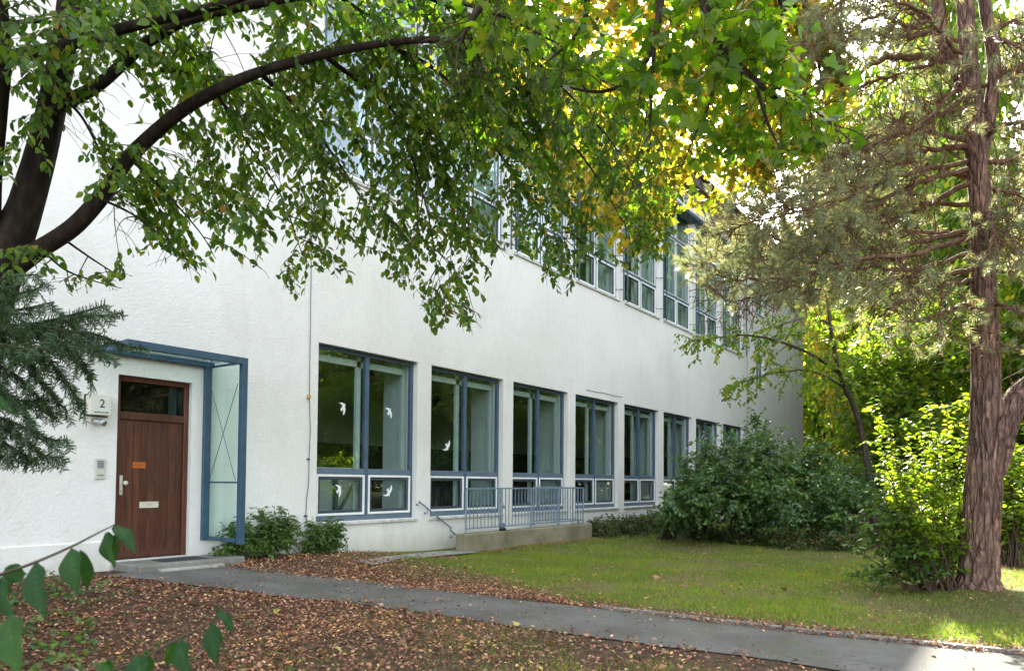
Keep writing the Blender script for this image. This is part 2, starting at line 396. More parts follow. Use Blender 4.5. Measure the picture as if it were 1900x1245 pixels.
INK = plain('black_ink', (.01, .01, .012), .6, .2)
STEEL = plain('brushed_steel', (.36, .37, .36), .35, .5, .7)
ORANGE = plain('orange_sticker', (.42, .12, .02), .5, .3)
ROOM = plain('interior_wall', (.62, .66, .62), .8, .2, 0, .05, 2)
ROOMDARK = plain('interior_panelling', (.10, .075, .058), .6, .3, 0, .35, 2)
PILLAR = plain('interior_pillar', (.74, .80, .78), .7, .2, 0, .05, 3)
FLOORM = plain('gym_floor', (.16, .11, .07), .4, .4)
ROOFM = plain('roof_fascia', (.11, .10, .09), .7, .2)
SOIL = mat_soil(); ASPH = mat_asphalt()
KERB = mat_concrete('kerb_stone', (.22, .21, .19), .4, 4)

# ------------------------------------------------------------------ the building
X0, PER, WW = 8.477, 2.981, 2.564
ZB, ZT = 0.70, 3.876                        # lower window openings
UB, UT = 7.03, 11.42                        # upper window openings
XE, XL, ZR = 42.36, -14.0, 12.70
DX0, DX1, DZ0, DZ1 = 5.03, 6.115, 0.32, 2.88
bld = empty('school_building', (16, WY, 0), 'long white plastered school building with two rows of tall blue framed windows', 'building')
def off(o):                                  # keep world coordinates under the building's empty
    o.parent = bld; o.matrix_parent_inverse = Matrix.Translation((-16, -WY, 0)); return o
opens = [(X0+PER*i, X0+PER*i+WW, ZB, ZT) for i in range(8)] + [(X0+PER*i, X0+PER*i+WW, UB, UT) for i in range(8)]
smalls = [(33.85, 35.0, 2.35, 3.85), (33.85, 35.0, 5.95, 7.45), (33.85, 35.0, 9.32, 10.8)]
opens += smalls + [(DX0, DX1, DZ0, DZ1)]
xs = sorted({XL, XE-.0} | {round(o[0], 4) for o in opens} | {round(o[1], 4) for o in opens})
zs = sorted({-.4, ZR} | {round(o[2], 4) for o in opens} | {round(o[3], 4) for o in opens})
def hole(x, z): return any(a < x < b and c < z < d for a, b, c, d in opens)
wl = MB()
TH = .38
for i in range(len(xs)-1):
    for j in range(len(zs)-1):
        a, b, c, d = xs[i], xs[i+1], zs[j], zs[j+1]
        if hole((a+b)/2, (c+d)/2): continue
        wl.quad((a, WY, c), (b, WY, c), (b, WY, d), (a, WY, d))
        wl.quad((a, WY+TH, c), (a, WY+TH, d), (b, WY+TH, d), (b, WY+TH, c), 1)
for a, b, c, d in opens:
    wl.quad((a, WY, c), (a, WY, d), (a, WY+TH, d), (a, WY+TH, c)); wl.quad((b, WY, d), (b, WY, c), (b, WY+TH, c), (b, WY+TH, d))
    wl.quad((a, WY, d), (b, WY, d), (b, WY+TH, d), (a, WY+TH, d)); wl.quad((b, WY, c), (a, WY, c), (a, WY+TH, c), (b, WY+TH, c))
# far gable, back and left walls
wl.quad((XE, WY, -.4), (XE, WY+14, -.4), (XE, WY+14, ZR), (XE, WY, ZR)); wl.quad((XE, WY+14, -.4), (XL, WY+14, -.4), (XL, WY+14, ZR), (XE, WY+14, ZR))
wl.quad((XL, WY+14, -.4), (XL, WY, -.4), (XL, WY, ZR), (XL, WY+14, ZR))
off(wl.build('wall', [PLASTER, ROOM]))
pl = MB(); pl.box(XL, WY-.025, -.3, 4.98, WY+.01, .60, 0, .008); off(pl.build('plinth', [PLASTER]))
rf = MB(); rf.box(XL-.4, WY-.42, 12.72, XE+.35, WY+14.4, 12.80, 0); rf.box(XL-.4, WY-.46, 12.28, XE+.35, WY-.40, 12.79, 0); rf.box(XL-.4, WY-.40, 12.69, XE+.35, WY-.003, 12.718, 1)
rfo = off(rf.build('roof', [ROOFM, ROOM]))
gt = MB(); gt.tube([(XL-.4, WY-.53, 12.70), (XE+.35, WY-.53, 12.70)], .075, 10); g_ = gt.build('gutter', [ROOFM], rfo)
# rooms behind the windows: hall below, classrooms above
rm = MB(); RX0, RX1, RY = 7.2, 32.6, WY+8.4
for z0, z1 in ((.36, 4.55), (6.62, 11.9)):
    rm.quad((RX0, WY+TH, z0), (RX1, WY+TH, z0), (RX1, RY, z0), (RX0, RY, z0), 2)
    rm.quad((RX0, WY+TH, z1), (RX0, RY, z1), (RX1, RY, z1), (RX1, WY+TH, z1), 0)
    rm.quad((RX0, RY, z0), (RX1, RY, z0), (RX1, RY, z0+2.3), (RX0, RY, z0+2.3), 1)
    rm.quad((RX0, RY, z0+2.3), (RX1, RY, z0+2.3), (RX1, RY, z1), (RX0, RY, z1), 0)
    for x in (RX0, RX1):
        rm.quad((x, WY+TH, z0), (x, RY, z0), (x, RY, z0+2.3), (x, WY+TH, z0+2.3), 1); rm.quad((x, WY+TH, z0+2.3), (x, RY, z0+2.3), (x, RY, z1), (x, WY+TH, z1), 0)
    for i in range(9):
        xb = X0+PER*i-(PER-WW)/2; rm.box(xb-.16, WY+.95, z1-.42, xb+.16, RY-.01, z1-.003, 0)
    rm.box(RX0+.01, RY-.06, z0+1.9, RX1-.01, RY-.003, z0+2.02, 1); rm.box(RX0+.01, RY-.05, z0+1.1, RX1-.01, RY-.003, z0+1.18, 1)
off(rm.build('room', [ROOM, ROOMDARK, FLOORM]))
pp = None
for z0, z1 in ((.365, 4.545), (6.625, 11.895)):
    for i in range(9):
        xb = X0+PER*i-(PER-WW)/2
        if pp is None:
            m_ = MB(); m_.box(-.24, 0, 0, .24, .56, 1, 0)
            pp = m_.build('pillar', [PILLAR]); p_ = pp
        else:
            p_ = pp.copy(); COL.objects.link(p_)
        p_.location = (xb, WY+TH+.003, z0); p_.scale = (1, 1, z1-z0); off(p_)

def ring(mb, x0, x1, z0, z1, wd, y0, y1, mi, top=None, bot=None, ch=.004):
    t = wd if top is None else top; b = wd if bot is None else bot
    mb.box(x0, y0, z0, x0+wd, y1, z1, mi, ch); mb.box(x1-wd, y0, z0, x1, y1, z1, mi, ch)
    mb.box(x0+wd, y0, z1-t, x1-wd, y1, z1, mi, ch); mb.box(x0+wd, y0, z0, x1-wd, y1, z0+b, mi, ch)
def lower_window():
    f = MB(); W = WW; y0, y1 = .12, .20
    ring(f, .003, W-.003, ZB+.003, ZT-.003, .075, y0, y1, 0, .075, .10)
    f.box(W/2-.045, y0-.012, ZB+.10, W/2+.045, y1, ZT-.078, 0, .004)
    for a, b in ((.078, W/2-.045), (W/2+.045, W-.078)): f.box(a, y0-.006, 1.555, b, y1, 1.665, 1, .004)
    f.box(.078, y0-.010, ZB+.006, W-.078, y0+.001, ZB+.10, 1)
    # pale inner frame of the double window
    for a, b in ((.01, .10), (W/2-.10, W/2+.0), (W-.13, W-.01)): f.box(a, .30, ZB+.01, b, .37, ZT-.01, 2)
    f.box(.10, .30, ZT-.26, W-.13, .37, ZT-.14, 2)
    root = f.build('window', [FRAMEBLUE, BLUEGREY, PILLAR])
    for a, b in ((.080, W/2-.047), (W/2+.047, W-.080)):
        c = MB(); ring(c, a, b, ZB+.105, 1.55, .042, y0-.028, y0+.03, 0, ch=.006); ring(c, a+.042, b-.042, ZB+.147, 1.508, .055, y0-.004, y0+.045, 1)
        co = c.build('casement', [WHITE, DARKFRAME], root)
        g = MB(); g.box(a+.097, y0+.016, ZB+.202, b-.097, y0+.022, 1.453, 0); g.build('pane', [GLASS], root)
        g = MB(); g.box(a-.0, y0+.03, 1.667, b+.0, y0+.036, ZT-.080, 0); g.build('pane', [GLASS], root)
    s = MB(); s.box(-.03, -.055, ZB-.066, W+.0, .118, ZB-.003, 0, .012); s.build('sill', [SILL], root)
    return root
def upper_window():
    f = MB(); W = WW; y0, y1 = .10, .18
    ring(f, .003, W-.003, UB+.003, UT-.003, .07, y0, y1, 0)
    f.box(W/2-.04, y0-.012, UB+.07, W/2+.04, y1, UT-.07, 0, .004)
    for z in (8.03, 10.14):
        for a, b in ((.073, W/2-.04), (W/2+.04, W-.073)): f.box(a, y0-.006, z, b, y1, z+.09, 0, .004)
    for a, b in ((W/2-.10, W/2), (W-.12, W-.01)): f.box(a, .30, UB+.01, b, .36, UT-.01, 2)
    root = f.build('window', [FRAMEBLUE, BLUEGREY, PILLAR])
    for a, b in ((.076, W/2-.043), (W/2+.043, W-.076)):
        c = MB(); ring(c, a, b, UB+.076, 8.026, .05, y0-.028, y0+.03, 0, ch=.006); ring(c, a+.05, b-.05, UB+.126, 7.976, .03, y0-.004, y0+.04, 1); c.build('casement', [WHITE, DARKFRAME], root)
        g = MB(); g.box(a+.08, y0+.016, UB+.156, b-.08, y0+.022, 7.946, 0); g.build('pane', [GLASS], root)
        g = MB()
        ring(g, a+.002, b-.002, 8.122, 10.138, .028, y0-.016, y0+.02, 1)
        ring(g, a+.002, b-.002, 10.232, UT-.076, .028, y0-.016, y0+.02, 1)
        g.box(a+.03, y0+.024, 8.15, b-.03, y0+.03, 10.11, 0); g.box(a+.03, y0+.024, 10.26, b-.03, y0+.03, UT-.104, 0); g.build('pane', [GLASS, WHITE], root)
    s = MB(); s.box(-.03, -.05, UB-.05, W+.03, .098, UB-.003, 0, .01); s.build('sill', [SILL], root)
    # external blind: hooded box and guide rails on stand-off brackets
    b = MB(); prof = [(.06, UT+.03), (-.10, UT+.03), (-.20, UT-.02), (-.25, UT-.12), (-.25, UT-.20), (.06, UT-.30)]
    n = len(prof); vs = [(x, y, z) for x in (-.14, W+.14) for y, z in prof]
    b.add(vs, [tuple(range(n)), tuple(range(2*n-1, n-1, -1))] + [(i, n+i, n+(i+1) % n, (i+1) % n) for i in range(n)]); b.build('blind_box', [BLUE], root)
    for x in (-.06, W+.10):
        r = MB(); r.tube([(x, -.13, UB-.02), (x, -.13, UT-.2)], .022, 8)
        xi = .04 if x < 0 else W-.04
        for z in (7.35, 8.4, 9.45, 10.5): r.bar((x, -.13, z), (xi, .10, z), .022)
        r.build('guide_rail', [BLUE], root)
    return root
lw = lower_window(); uw = upper_window()
wins = []
for i in range(8):
    a = lw if i == 0 else copy_tree(lw); a.location = (X0+PER*i, WY, 0); off(a); wins.append(a)
for i in range(8):
    a = uw if i == 0 else copy_tree(uw); a.location = (X0+PER*i, WY, 0); off(a)
for k, (a, b, c, d) in enumerate(smalls):
    f = MB(); ring(f, a+.003, b-.003, c+.003, d-.003, .07, WY+.12, WY+.19, 0); f.box((a+b)/2-.03, WY+.115, c+.075, (a+b)/2+.03, WY+.19, d-.075, 0)
    f = f.build('window', [BLUEGREY]); off(f)
    g = MB(); g.box(a+.06, WY+.15, c+.06, b-.06, WY+.156, d-.06); g = g.build('pane', [GLASS], f)
    s = MB(); s.box(a-.04, WY-.06, c-.05, b+.04, WY+.118, c-.003, 0, .01); s.build('sill', [SILL], f)
    q = MB(); q.box(a-.3, WY+TH+.01, c-.3, b+.3, WY+TH+1.5, d+.3, 0); q.build('backing', [ROOMDARK], f)

# swift-shaped bird stickers on the panes
BIRD = np.array([(500, 1000), (520, 992), (540, 990), (562, 1000), (574, 1012), (588, 1005), (590, 1014), (584, 1040), (591, 1080), (592, 1100), (584, 1128), (566, 1165), (561, 1145), (562, 1118), (563, 1086), (552, 1090), (546, 1100), (544, 1116), (530, 1098), (524, 1068), (538, 1068), (549, 1052), (549, 1034), (540, 1016), (522, 1004)], float)
BIRD = (BIRD-np.array([556, 1070]))/7.308
def bird(win, u, v, ang=0.0, flip=1, sc=1.0, y=WY+.135):
    c, s = math.cos(ang), math.sin(ang); pts = BIRD*np.array([1, flip])*sc
    pts = pts @ np.array([[c, s], [-s, c]]) + np.array([u, v])
    W3 = [on_wall(a, b, y) for a, b in pts]; n = len(W3)
    vs = [tuple(p) for p in W3] + [(p[0], p[1]-.002, p[2]) for p in W3]
    m_ = MB(); m_.add(vs, [tuple(range(n)), tuple(range(2*n-1, n-1, -1))] + [(i, (i+1) % n, n+(i+1) % n, n+i) for i in range(n)])
    o = m_.build('bird_sticker', [WHITE]); o.parent = win; o.matrix_parent_inverse = Matrix.Translation((-win.location[0], -WY, 0))
bird(wins[0], 636, 757.5); bird(wins[0], 722, 765.5, -.22, 1, .9)
bird(wins[0], 628, 910, .02, 1, 1.0, WY+.122); bird(wins[0], 721, 911, .35, -1, 1.0, WY+.122); bird(wins[1], 829.5, 827, .30, -1, .9)

# door
d = MB(); nb = 9; dw0, dw1 = DX0+.075, DX1-.075; zt_ = 2.27
for i in range(nb):
    a = dw0+(dw1-dw0)*i/nb; b = dw0+(dw1-dw0)*(i+1)/nb
    d.box(a+.002, WY+.100+.001*(i % 2), DZ0+.02, b-.002, WY+.145, zt_, 0, .004)
d.box(dw0+.002, WY+.090, DZ0+.02, dw1-.002, WY+.099, DZ0+.12, 0, .003)
door = off(d.build('door', [WOOD]))
fr = MB(); y0, y1 = WY+.07, WY+.17
fr.box(DX0+.003, y0, DZ0+.003, DX0+.073, y1, DZ1-.003, 0, .006); fr.box(DX1-.073, y0, DZ0+.003, DX1-.003, y1, DZ1-.003, 0, .006)
fr.box(DX0+.073, y0, DZ1-.075, DX1-.073, y1, DZ1-.003, 0, .006); fr.box(DX0+.073, y0+.003, zt_+.004, DX1-.073, y1, zt_+.11, 0, .006)
fr.build('door_frame', [WOOD], door)
g = MB(); g.box(DX0+.07, WY+.11, zt_+.105, DX1-.07, WY+.118, DZ1-.07); g.build('transom_pane', [DARKGLASS], door)
hh = MB(); hh.box(DX0-.05, WY+.20, DZ0-.1, DX1+.05, WY+2.2, DZ1+.05, 0); hh.box(DX1-.26, WY+.185, 2.35, DX1-.14, WY+.198, 2.83, 1); hh.build('hallway', [ROOMDARK, ROOM], door)
h = MB(); hx = DX0+.115; h.box(hx-.022, WY+.086, 1.22, hx+.022, WY+.099, 1.49, 0, .004); ho = h.build('handle', [IVORY], door)
k = MB(); k.tube([(hx+.03, WY+.09, 1.385), (hx+.03, WY+.055, 1.385), (hx+.03, WY+.052, 1.385), (hx+.03, WY+.012, 1.385), (hx+.03, WY+.002, 1.385)], [.012, .012, .027, .031, .02], 14); k.build('knob', [IVORY], ho, smooth=True)
k = MB(); k.tube([(hx, WY+.087, 1.275), (hx, WY+.083, 1.275)], .007, 10); k.box(hx-.003, WY+.083, 1.25, hx+.003, WY+.087, 1.27); k.build('keyhole', [INK], ho)
sl_ = MB(); sl_.box(5.41, WY+.082, 1.03, 5.685, WY+.0985, 1.12, 0, .004); so = sl_.build('letter_slot', [IVORY], door)
st = MB()
for a in (5.300, 5.397):
    for b in (1.595, 1.640): st.box(a, WY+.094, b, a+.092, WY+.0985, b+.041, 0, .002)
st.build('sticker', [ORANGE], door)
def text(body, size, loc, mat, name, parent, depth=.001):
    cu = bpy.data.curves.new(name, 'FONT'); cu.body = body; cu.size = size; cu.extrude = depth; cu.align_x = 'CENTER'; cu.align_y = 'CENTER'
    o = bpy.data.objects.new(name, cu); COL.objects.link(o)
    dg = bpy.context.evaluated_depsgraph_get(); me = bpy.data.meshes.new_from_object(o.evaluated_get(dg)); me.materials.clear(); me.materials.append(mat)
    bpy.data.objects.remove(o); me.transform(Matrix.Rotation(math.pi/2, 4, 'X'))
    t = link(name, me); t.location = loc
    if parent is not None:
        t.parent = parent; t.matrix_parent_inverse = (parent.matrix_parent_inverse.inverted() if False else Matrix.Translation(-Vector(parent.location)))
    return t
text('POST', .030, (5.547, WY+.0805, 1.075), STEEL, 'lettering', so)

# canopy over the door: folded steel frame with glass roof and glass side screen
c = MB(); cy0 = 9.37; cx0, cx1 = 4.72, 6.49; cz0, cz1 = 3.13, 3.23
c.box(cx0, cy0, cz0, cx1, cy0+.09, cz1, 0, .004)                     # front beam
c.box(cx0, WY-.062, cz0+.012, cx1-.05, WY-.004, cz1-.012, 0, .004)        # wall rail
c.box(cx0, cy0+.09, cz0, cx0+.06, WY-.062, cz1-.006, 0, .004); 
c.box(cx1-.09, cy0, .50, cx1, cy0+.09, cz0, 0, .004)                 # outer post
c.box(cx1-.20, WY-.062, .53, cx1-.09, WY-.004, cz0+.010, 0, .004)         # wall post
c.box(cx1-.13, cy0+.09, .53, cx1-.07, WY-.062, .585, 0, .004); c.box(cx1-.115, cy0+.09, 3.135, cx1-.085, WY-.062, 3.165, 0)
c.box(cx1-.115, cy0+.09, 1.39, cx1-.085, WY-.062, 1.415, 0)
can = off(c.build('canopy', [BLUE]))
g = MB(); g.box(cx0+.06, cy0+.09, cz1-.045, cx1, WY-.063, cz1-.037); g.build('roof_panel', [CLEAR], can)
g = MB(); g.box(cx1-.103, cy0+.09, .586, cx1-.097, WY-.063, 3.134); g.build('side_panel', [CLEAR], can)
b = MB(); b.tube([(cx1-.106, cy0+.09, 2.85), (cx1-.106, WY-.063, 1.42)], .005, 6); b.tube([(cx1-.112, cy0+.09, 1.42), (cx1-.112, WY-.063, 2.85)], .005, 6); b.build('wire_brace', [BLUE], can)

# ------------------------------------------------------------------ fittings on and before the wall
def at_world(name, mb, mats, loc, label, cat, parts=(), group=None, smooth=False):
    o = mb.build(name, mats, smooth=smooth); tag(o, label, cat, group); return o
s = MB(); s.box(4.60, WY-.145, 2.285, 4.60+.275, WY-.02, 2.545, 0, .008); s.box(4.607, WY-.149, 2.292, 4.868, WY-.1452, 2.538, 1, .0)
sign = tag(s.build('house_number_sign', [IVORY, plain('sign_face', (.60, .61, .55), .4, .4, 0, .04)]), 'square illuminated house number box reading 2 left of the brown door', 'house number')
fb = MB(); fb.box(4.585, WY-.02, 2.27, 4.89, WY-.003, 2.56, 0, .003); fb.build('back_plate', [BLACK], sign)
FB = None
text('2', .155, (4.755, WY-.1505, 2.435), INK, 'numeral', sign, .0008)
text('saydlerstraße', .036, (4.745, WY-.1505, 2.325), INK, 'lettering', sign, .0006)
l = MB(); l.tube([(4.70, WY-.002, 2.21), (4.70, WY-.03, 2.21)], .045, 14); lamp = l.build('wall_lamp', [IVORY], smooth=False)
tag(lamp, 'small round wall lamp under the house number box', 'lamp')
l = MB(); l.tube([(4.70, WY-.03, 2.21), (4.715, WY-.08, 2.205), (4.73, WY-.10, 2.20), (4.76, WY-.17, 2.185), (4.768, WY-.19, 2.18)], [.03, .045, .04, .045, .043], 14); l.build('lamp_head', [STEEL], lamp, smooth=True)
i_ = MB(); i_.box(4.745, WY-.022, 1.435, 4.88, WY-.003, 1.715, 0, .004)
inter = tag(i_.build('intercom', [plain('intercom_plate', (.50, .50, .43), .45, .4)]), 'flat metal intercom panel left of the door handle', 'intercom')
i_ = MB()
for a in range(5): i_.box(4.775, WY-.026, 1.585+.021*a, 4.855, WY-.0222, 1.598+.021*a, 0)
i_.build('speaker_grille', [BLUEGREY], inter)
i_ = MB(); i_.tube([(4.772, WY-.0222, 1.492), (4.772, WY-.0262, 1.492)], .004, 8); i_.box(4.775, WY-.027, 1.482, 4.855, WY-.0222, 1.502, 0, .003); i_.build('button', [STEEL], inter)
# lightning cable with clips
pts = [on_wall(*q, WY-.02) for q in ((580, 120), (579, 300), (577.5, 500), (575.5, 640), (574, 735), (576, 800), (573.5, 850), (573, 885), (572.5, 900), (569, 925), (567.5, 955), (571, 975), (575, 1010))]
cb = MB(); cb.tube(pts, .0065, 6); cable = tag(cb.build('wall_cable', [plain('cable_grey', (.10, .10, .11), .6, .3)], smooth=True), 'thin dark cable running down the wall left of the first window', 'cable')
cl = MB(); p = on_wall(573, 736, WY-.02); cl.box(p[0]-.03, WY-.045, p[2]-.04, p[0]+.025, WY-.003, p[2]+.035, 0, .01); cl.build('clip', [plain('yellow_clip', (.45, .27, .03), .5, .3)], cable)
for q in ((572.5, 852), (567.5, 957)):
    cl = MB(); p = on_wall(*q, WY-.02); cl.box(p[0]-.03, WY-.03, p[2]-.012, p[0]+.03, WY-.003, p[2]+.012, 0, .004); cl.build('clip', [BLACK], cable)
dp = MB(); dp.tube([(32.43, WY-.03, 12.3), (32.43, WY-.03, .1)], .016, 6); tag(dp.build('lightning_rod_wire', [plain('zinc_wire', (.32, .33, .32), .6, .4)]), 'thin grey lightning conductor down the wall right of the last window', 'wire')
# ivy-like dead tendrils are left out; crack over the fourth window
ck = MB(); ck.tube([on_wall(u, v, WY-.003) for u, v in ((1088, 723), (1105, 727), (1122, 729.5), (1140, 734), (1155, 737))], .012, 5); off(ck.build('plaster_crack', [plain('crack_edge', (.30, .29, .26), .9, .1)]))

# low concrete wall, railing, handrail
pw = MB(); pw.box(11.53, 9.30, -.35, 16.77, 9.56, .375, 0, .02)
tag(pw.build('low_concrete_wall', [CONC]), 'low mossy concrete wall at the lawn edge below the railing', 'low wall')
rl = MB(); ry = 9.43
def panel(mb, a, b, z0, z1, step):
    a = np.array(a, float); b = np.array(b, float); L = np.linalg.norm(b-a); n = max(2, int(L/step))
    mb.bar((*a, z1), (*b, z1), .04, .03); mb.bar((*a, z0), (*b, z0), .03, .025)
    for i in range(1, n):
        p = a+(b-a)*i/n; mb.bar((*p, z0+.012), (*p, z1-.014), .014, .014, up=(0, 1, 0))
railing = empty('railing', (14.1, ry, .375), 'blue grey steel railing with thin upright bars on the low concrete wall', 'railing')
def rp(o): o.parent = railing; o.matrix_parent_inverse = Matrix.Translation((-14.1, -ry, -.375)); return o
m_ = MB(); panel(m_, (11.70, ry), (14.10, ry), .47, 1.295, .125); rp(m_.build('front_panel', [RAIL]))
m_ = MB(); panel(m_, (14.10, ry), (16.52, ry), .47, 1.295, .125); rp(m_.build('front_panel', [RAIL]))
m_ = MB(); panel(m_, (16.52, ry+.02), (16.52, 10.05), .47, 1.295, .125); rp(m_.build('end_panel', [RAIL]))
m_ = MB(); panel(m_, (15.15, 10.06), (16.50, 10.06), .47, 1.31, .125); rp(m_.build('return_panel', [RAIL]))
for x, y in ((11.70, ry), (12.90, ry), (14.10, ry), (15.32, ry), (16.52, ry), (15.15, 10.06)):
    m_ = MB(); m_.tube([(x, y, .377), (x, y, 1.28)], .022, 8); m_.tube([(x, y, .376), (x, y, .39)], .045, 10); rp(m_.build('post', [RAIL]))
m_ = MB(); m_.box(12.80, 9.33, .378, 12.98, 9.40, .44, 0, .01); m_.box(12.83, 9.335, .44, 12.95, 9.41, .55, 1, .015); fl_ = tag(m_.build('floodlight', [BLACK, BLUEGREY]), 'small dark floodlight standing at the foot of the railing', 'floodlight')
m_ = MB(); m_.tube([(12.89, 9.385, .93), (12.90, 9.375, .97), (12.93, 9.375, .97), (12.95, 9.385, .93)], .008, 6); m_.box(12.925, 9.36, .86, 12.975, 9.395, .93, 0, .006); tag(m_.build('padlock', [STEEL]), 'small padlock hanging on the second railing post', 'padlock')
hr = MB(); hr.tube([(11.03, 10.115, 1.03), (12.07, 10.115, .435), (12.02, 10.115, .405), (12.56, 10.115, .08), (13.6, 10.115, -.34)], .017, 8)
hro = tag(hr.build('handrail', [RAIL], smooth=False), 'sloping steel stair handrail on the white wall left of the low concrete wall', 'handrail')
for x, z in ((11.30, .80), (12.12, .27), (11.05, .98)):
    m_ = MB(); m_.tube([(x, WY-.002, z-.02), (x, 10.13, z-.03), (x, 10.115, z+.05)], .008, 6); m_.tube([(x, WY-.002, z-.02), (x, WY-.012, z-.02)], .025, 8); m_.build('bracket', [RAIL], hro)

# door step, mat and the pale slab before it
ds = MB(); ds.box(5.02, 9.50, .12, 6.60, WY-.003, .308, 0, .02)
tag(ds.build('door_step', [SLABM]), 'grey stone step in front of the brown door', 'step')
dm = MB(); dm.box(5.45, 9.66, .3095, 6.10, 10.02, .318, 0, .003); tag(dm.build('door_mat', [plain('dark_mat', (.055, .055, .06), .95, .1, 0, .3, 80)]), 'flat dark door mat lying on the grey step', 'door mat')
sp = [on_ground(*q) for q in ((288, 1061), (300, 1064), (417, 1053), (408, 1048))]
m_ = MB(); top = [(p[0], p[1], p[2]+.045) for p in sp]; bot = [(p[0], p[1], p[2]-.05) for p in sp]
m_.add(bot+top, [(4, 5, 6, 7), (0, 1, 5, 4), (1, 2, 6, 5), (2, 3, 7, 6), (3, 0, 4, 7)]); tag(m_.build('stone_slab', [PALESLAB]), 'narrow pale stone slab lying in front of the door step', 'slab')

# things inside the hall
gtab = empty('wall_bars_frame', (10.3, 12.2, .36), 'white board on a dark braced frame behind the first window', 'display board')
def gp(o): o.parent = gtab; o.matrix_parent_inverse = Matrix.Translation((-10.3, -12.2, -.36)); return o
m_ = MB(); m_.box(9.75, 12.15, .62, 11.15, 12.19, 1.72, 0, .004); gp(m_.build('board', [WHITE]))
m_ = MB(); m_.bar((10.55, 12.08, .37), (10.55, 12.08, 1.62), .08, .08); m_.bar((11.12, 12.08, .37), (11.12, 12.08, 1.62), .09, .09); m_.bar((10.60, 12.05, .72), (11.10, 12.05, 1.45), .07, .05); m_.bar((10.45, 12.0, .66), (11.2, 12.0, .66), .10, .05); gp(m_.build('stand', [BLUEGREY]))
for k, (u, s_) in enumerate(((866, 0), (870, 2), (874, -2), (878, 3))):
    m_ = MB(); p = on_wall(u, 800, WY+1.3)
    m_.tube([(p[0]+.02*s_*math.sin(j*.5)/3, WY+1.3+.05*k, 4.5-j*.32) for j in range(13)], .017, 6); o = m_.build('climbing_rope', [plain('pale_rope', (.42, .46, .38), .8, .1)] if k == 0 else [bpy.data.materials['pale_rope']], smooth=True)
    tag(o, 'pale climbing rope hanging inside the hall behind the second window', 'rope', 'climbing ropes in the hall')

# ------------------------------------------------------------------ ground, path, kerb
def grid(a): return np.unique(np.round(np.concatenate(a), 4))
gx = grid([[-420, -220, -120, -70, -40, -25, -15, -10, -7], np.arange(-5, 25.01, .16), [26, 28, 31, 35, 40, 48, 60, 80, 120, 220, 420]])
gy = grid([[-420, -220, -120, -70, -40, -25, -16, -11, -8], np.arange(-6, 11.01, .16), [12.5, 15, 20, 30, 45, 70, 120, 220, 420]])
GX, GY = np.meshgrid(gx, gy, indexing='ij'); GV = np.stack([GX, GY, gz(GX, GY)], -1).reshape(-1, 3)
ii = np.arange(len(gx)*len(gy)).reshape(len(gx), len(gy))
GF = np.stack([ii[:-1, :-1], ii[1:, :-1], ii[1:, 1:], ii[:-1, 1:]], -1).reshape(-1, 4)
tag(np_mesh('ground', GV, [GF], SOIL, smooth=True), kind='structure')

def resample(P, n):
    P = np.asarray(P, float); L = np.concatenate([[0], np.cumsum(np.linalg.norm(np.diff(P, axis=0), axis=1))])
    t = np.linspace(0, L[-1], n); return np.stack([np.interp(t, L, P[:, k]) for k in range(P.shape[1])], 1)
PR = [on_ground(*q)[:2] for q in ((430, 1050), (480, 1054), (560, 1064), (700, 1080), (800, 1092), (1000, 1117), (1200, 1141), (1500, 1177), (1700, 1197), (1890, 1216))] + [np.array([7.55, -2]), np.array([7.6, -9])]
PL = [on_ground(*q)[:2] for q in ((170, 1070), (260, 1075), (320, 1083), (404, 1092), (640, 1118), (800, 1140), (960, 1165), (1200, 1196), (1440, 1227), (1560, 1245))] + [np.array([6.15, -2]), np.array([6.2, -9])]
PRs, PLs = resample(PR, 140), resample(PL, 140)
PLs[:, 0] += .05*(vnoise(PLs[:, 1]*3, 5.0)-.5); PRs[:, 0] += .03*(vnoise(PRs[:, 1]*3, 9.0)-.5)
K = 8; T = np.linspace(0, 1, K)[None, :, None]
PV = PLs[:, None]*(1-T) + PRs[:, None]*T; cam_ = .012*np.sin(np.pi*T[..., 0])
PV3 = np.concatenate([PV, (gz(PV[..., 0], PV[..., 1])+.012+cam_)[..., None]], -1).reshape(-1, 3)
ii = np.arange(140*K).reshape(140, K)
PF = np.stack([ii[:-1, :-1], ii[1:, :-1], ii[1:, 1:], ii[:-1, 1:]], -1).reshape(-1, 4)
tag(np_mesh('path', PV3, [PF], ASPH, smooth=True), kind='structure')
def path_x(y):                              # left and right edge of the path at y
    o = np.argsort(PLs[:, 1]); l = np.interp(y, PLs[o, 1], PLs[o, 0]); o = np.argsort(PRs[:, 1]); r = np.interp(y, PRs[o, 1], PRs[o, 0]); return l, r
kb = MB(); ky = np.arange(-9, 3.4, 1.0)
for a in ky:
    _, x0 = path_x(a+.01); _, x1 = path_x(a+.98)
    p, q = (x0+.04, a+.008), (x1+.04, a+.992)
    kb.bar((p[0], p[1], float(gz(*p))+.012), (q[0], q[1], float(gz(*q))+.012), .07, .06)
tag(kb.build('kerb', [KERB]), kind='structure')
# strip of old paving by the wall, right of the door plant
cs = [on_ground(*q) for q in ((655, 1043), (700, 1036), (790, 1026), (862, 1021), (890, 1026), (800, 1034), (740, 1042), (690, 1050))]
m_ = MB(); m_.add([(p[0], p[1], p[2]+.022) for p in cs], [tuple(range(len(cs)))]); tag(m_.build('paving_strip', [mat_concrete('old_paving', (.30, .30, .27), .5, 4)]), kind='structure')

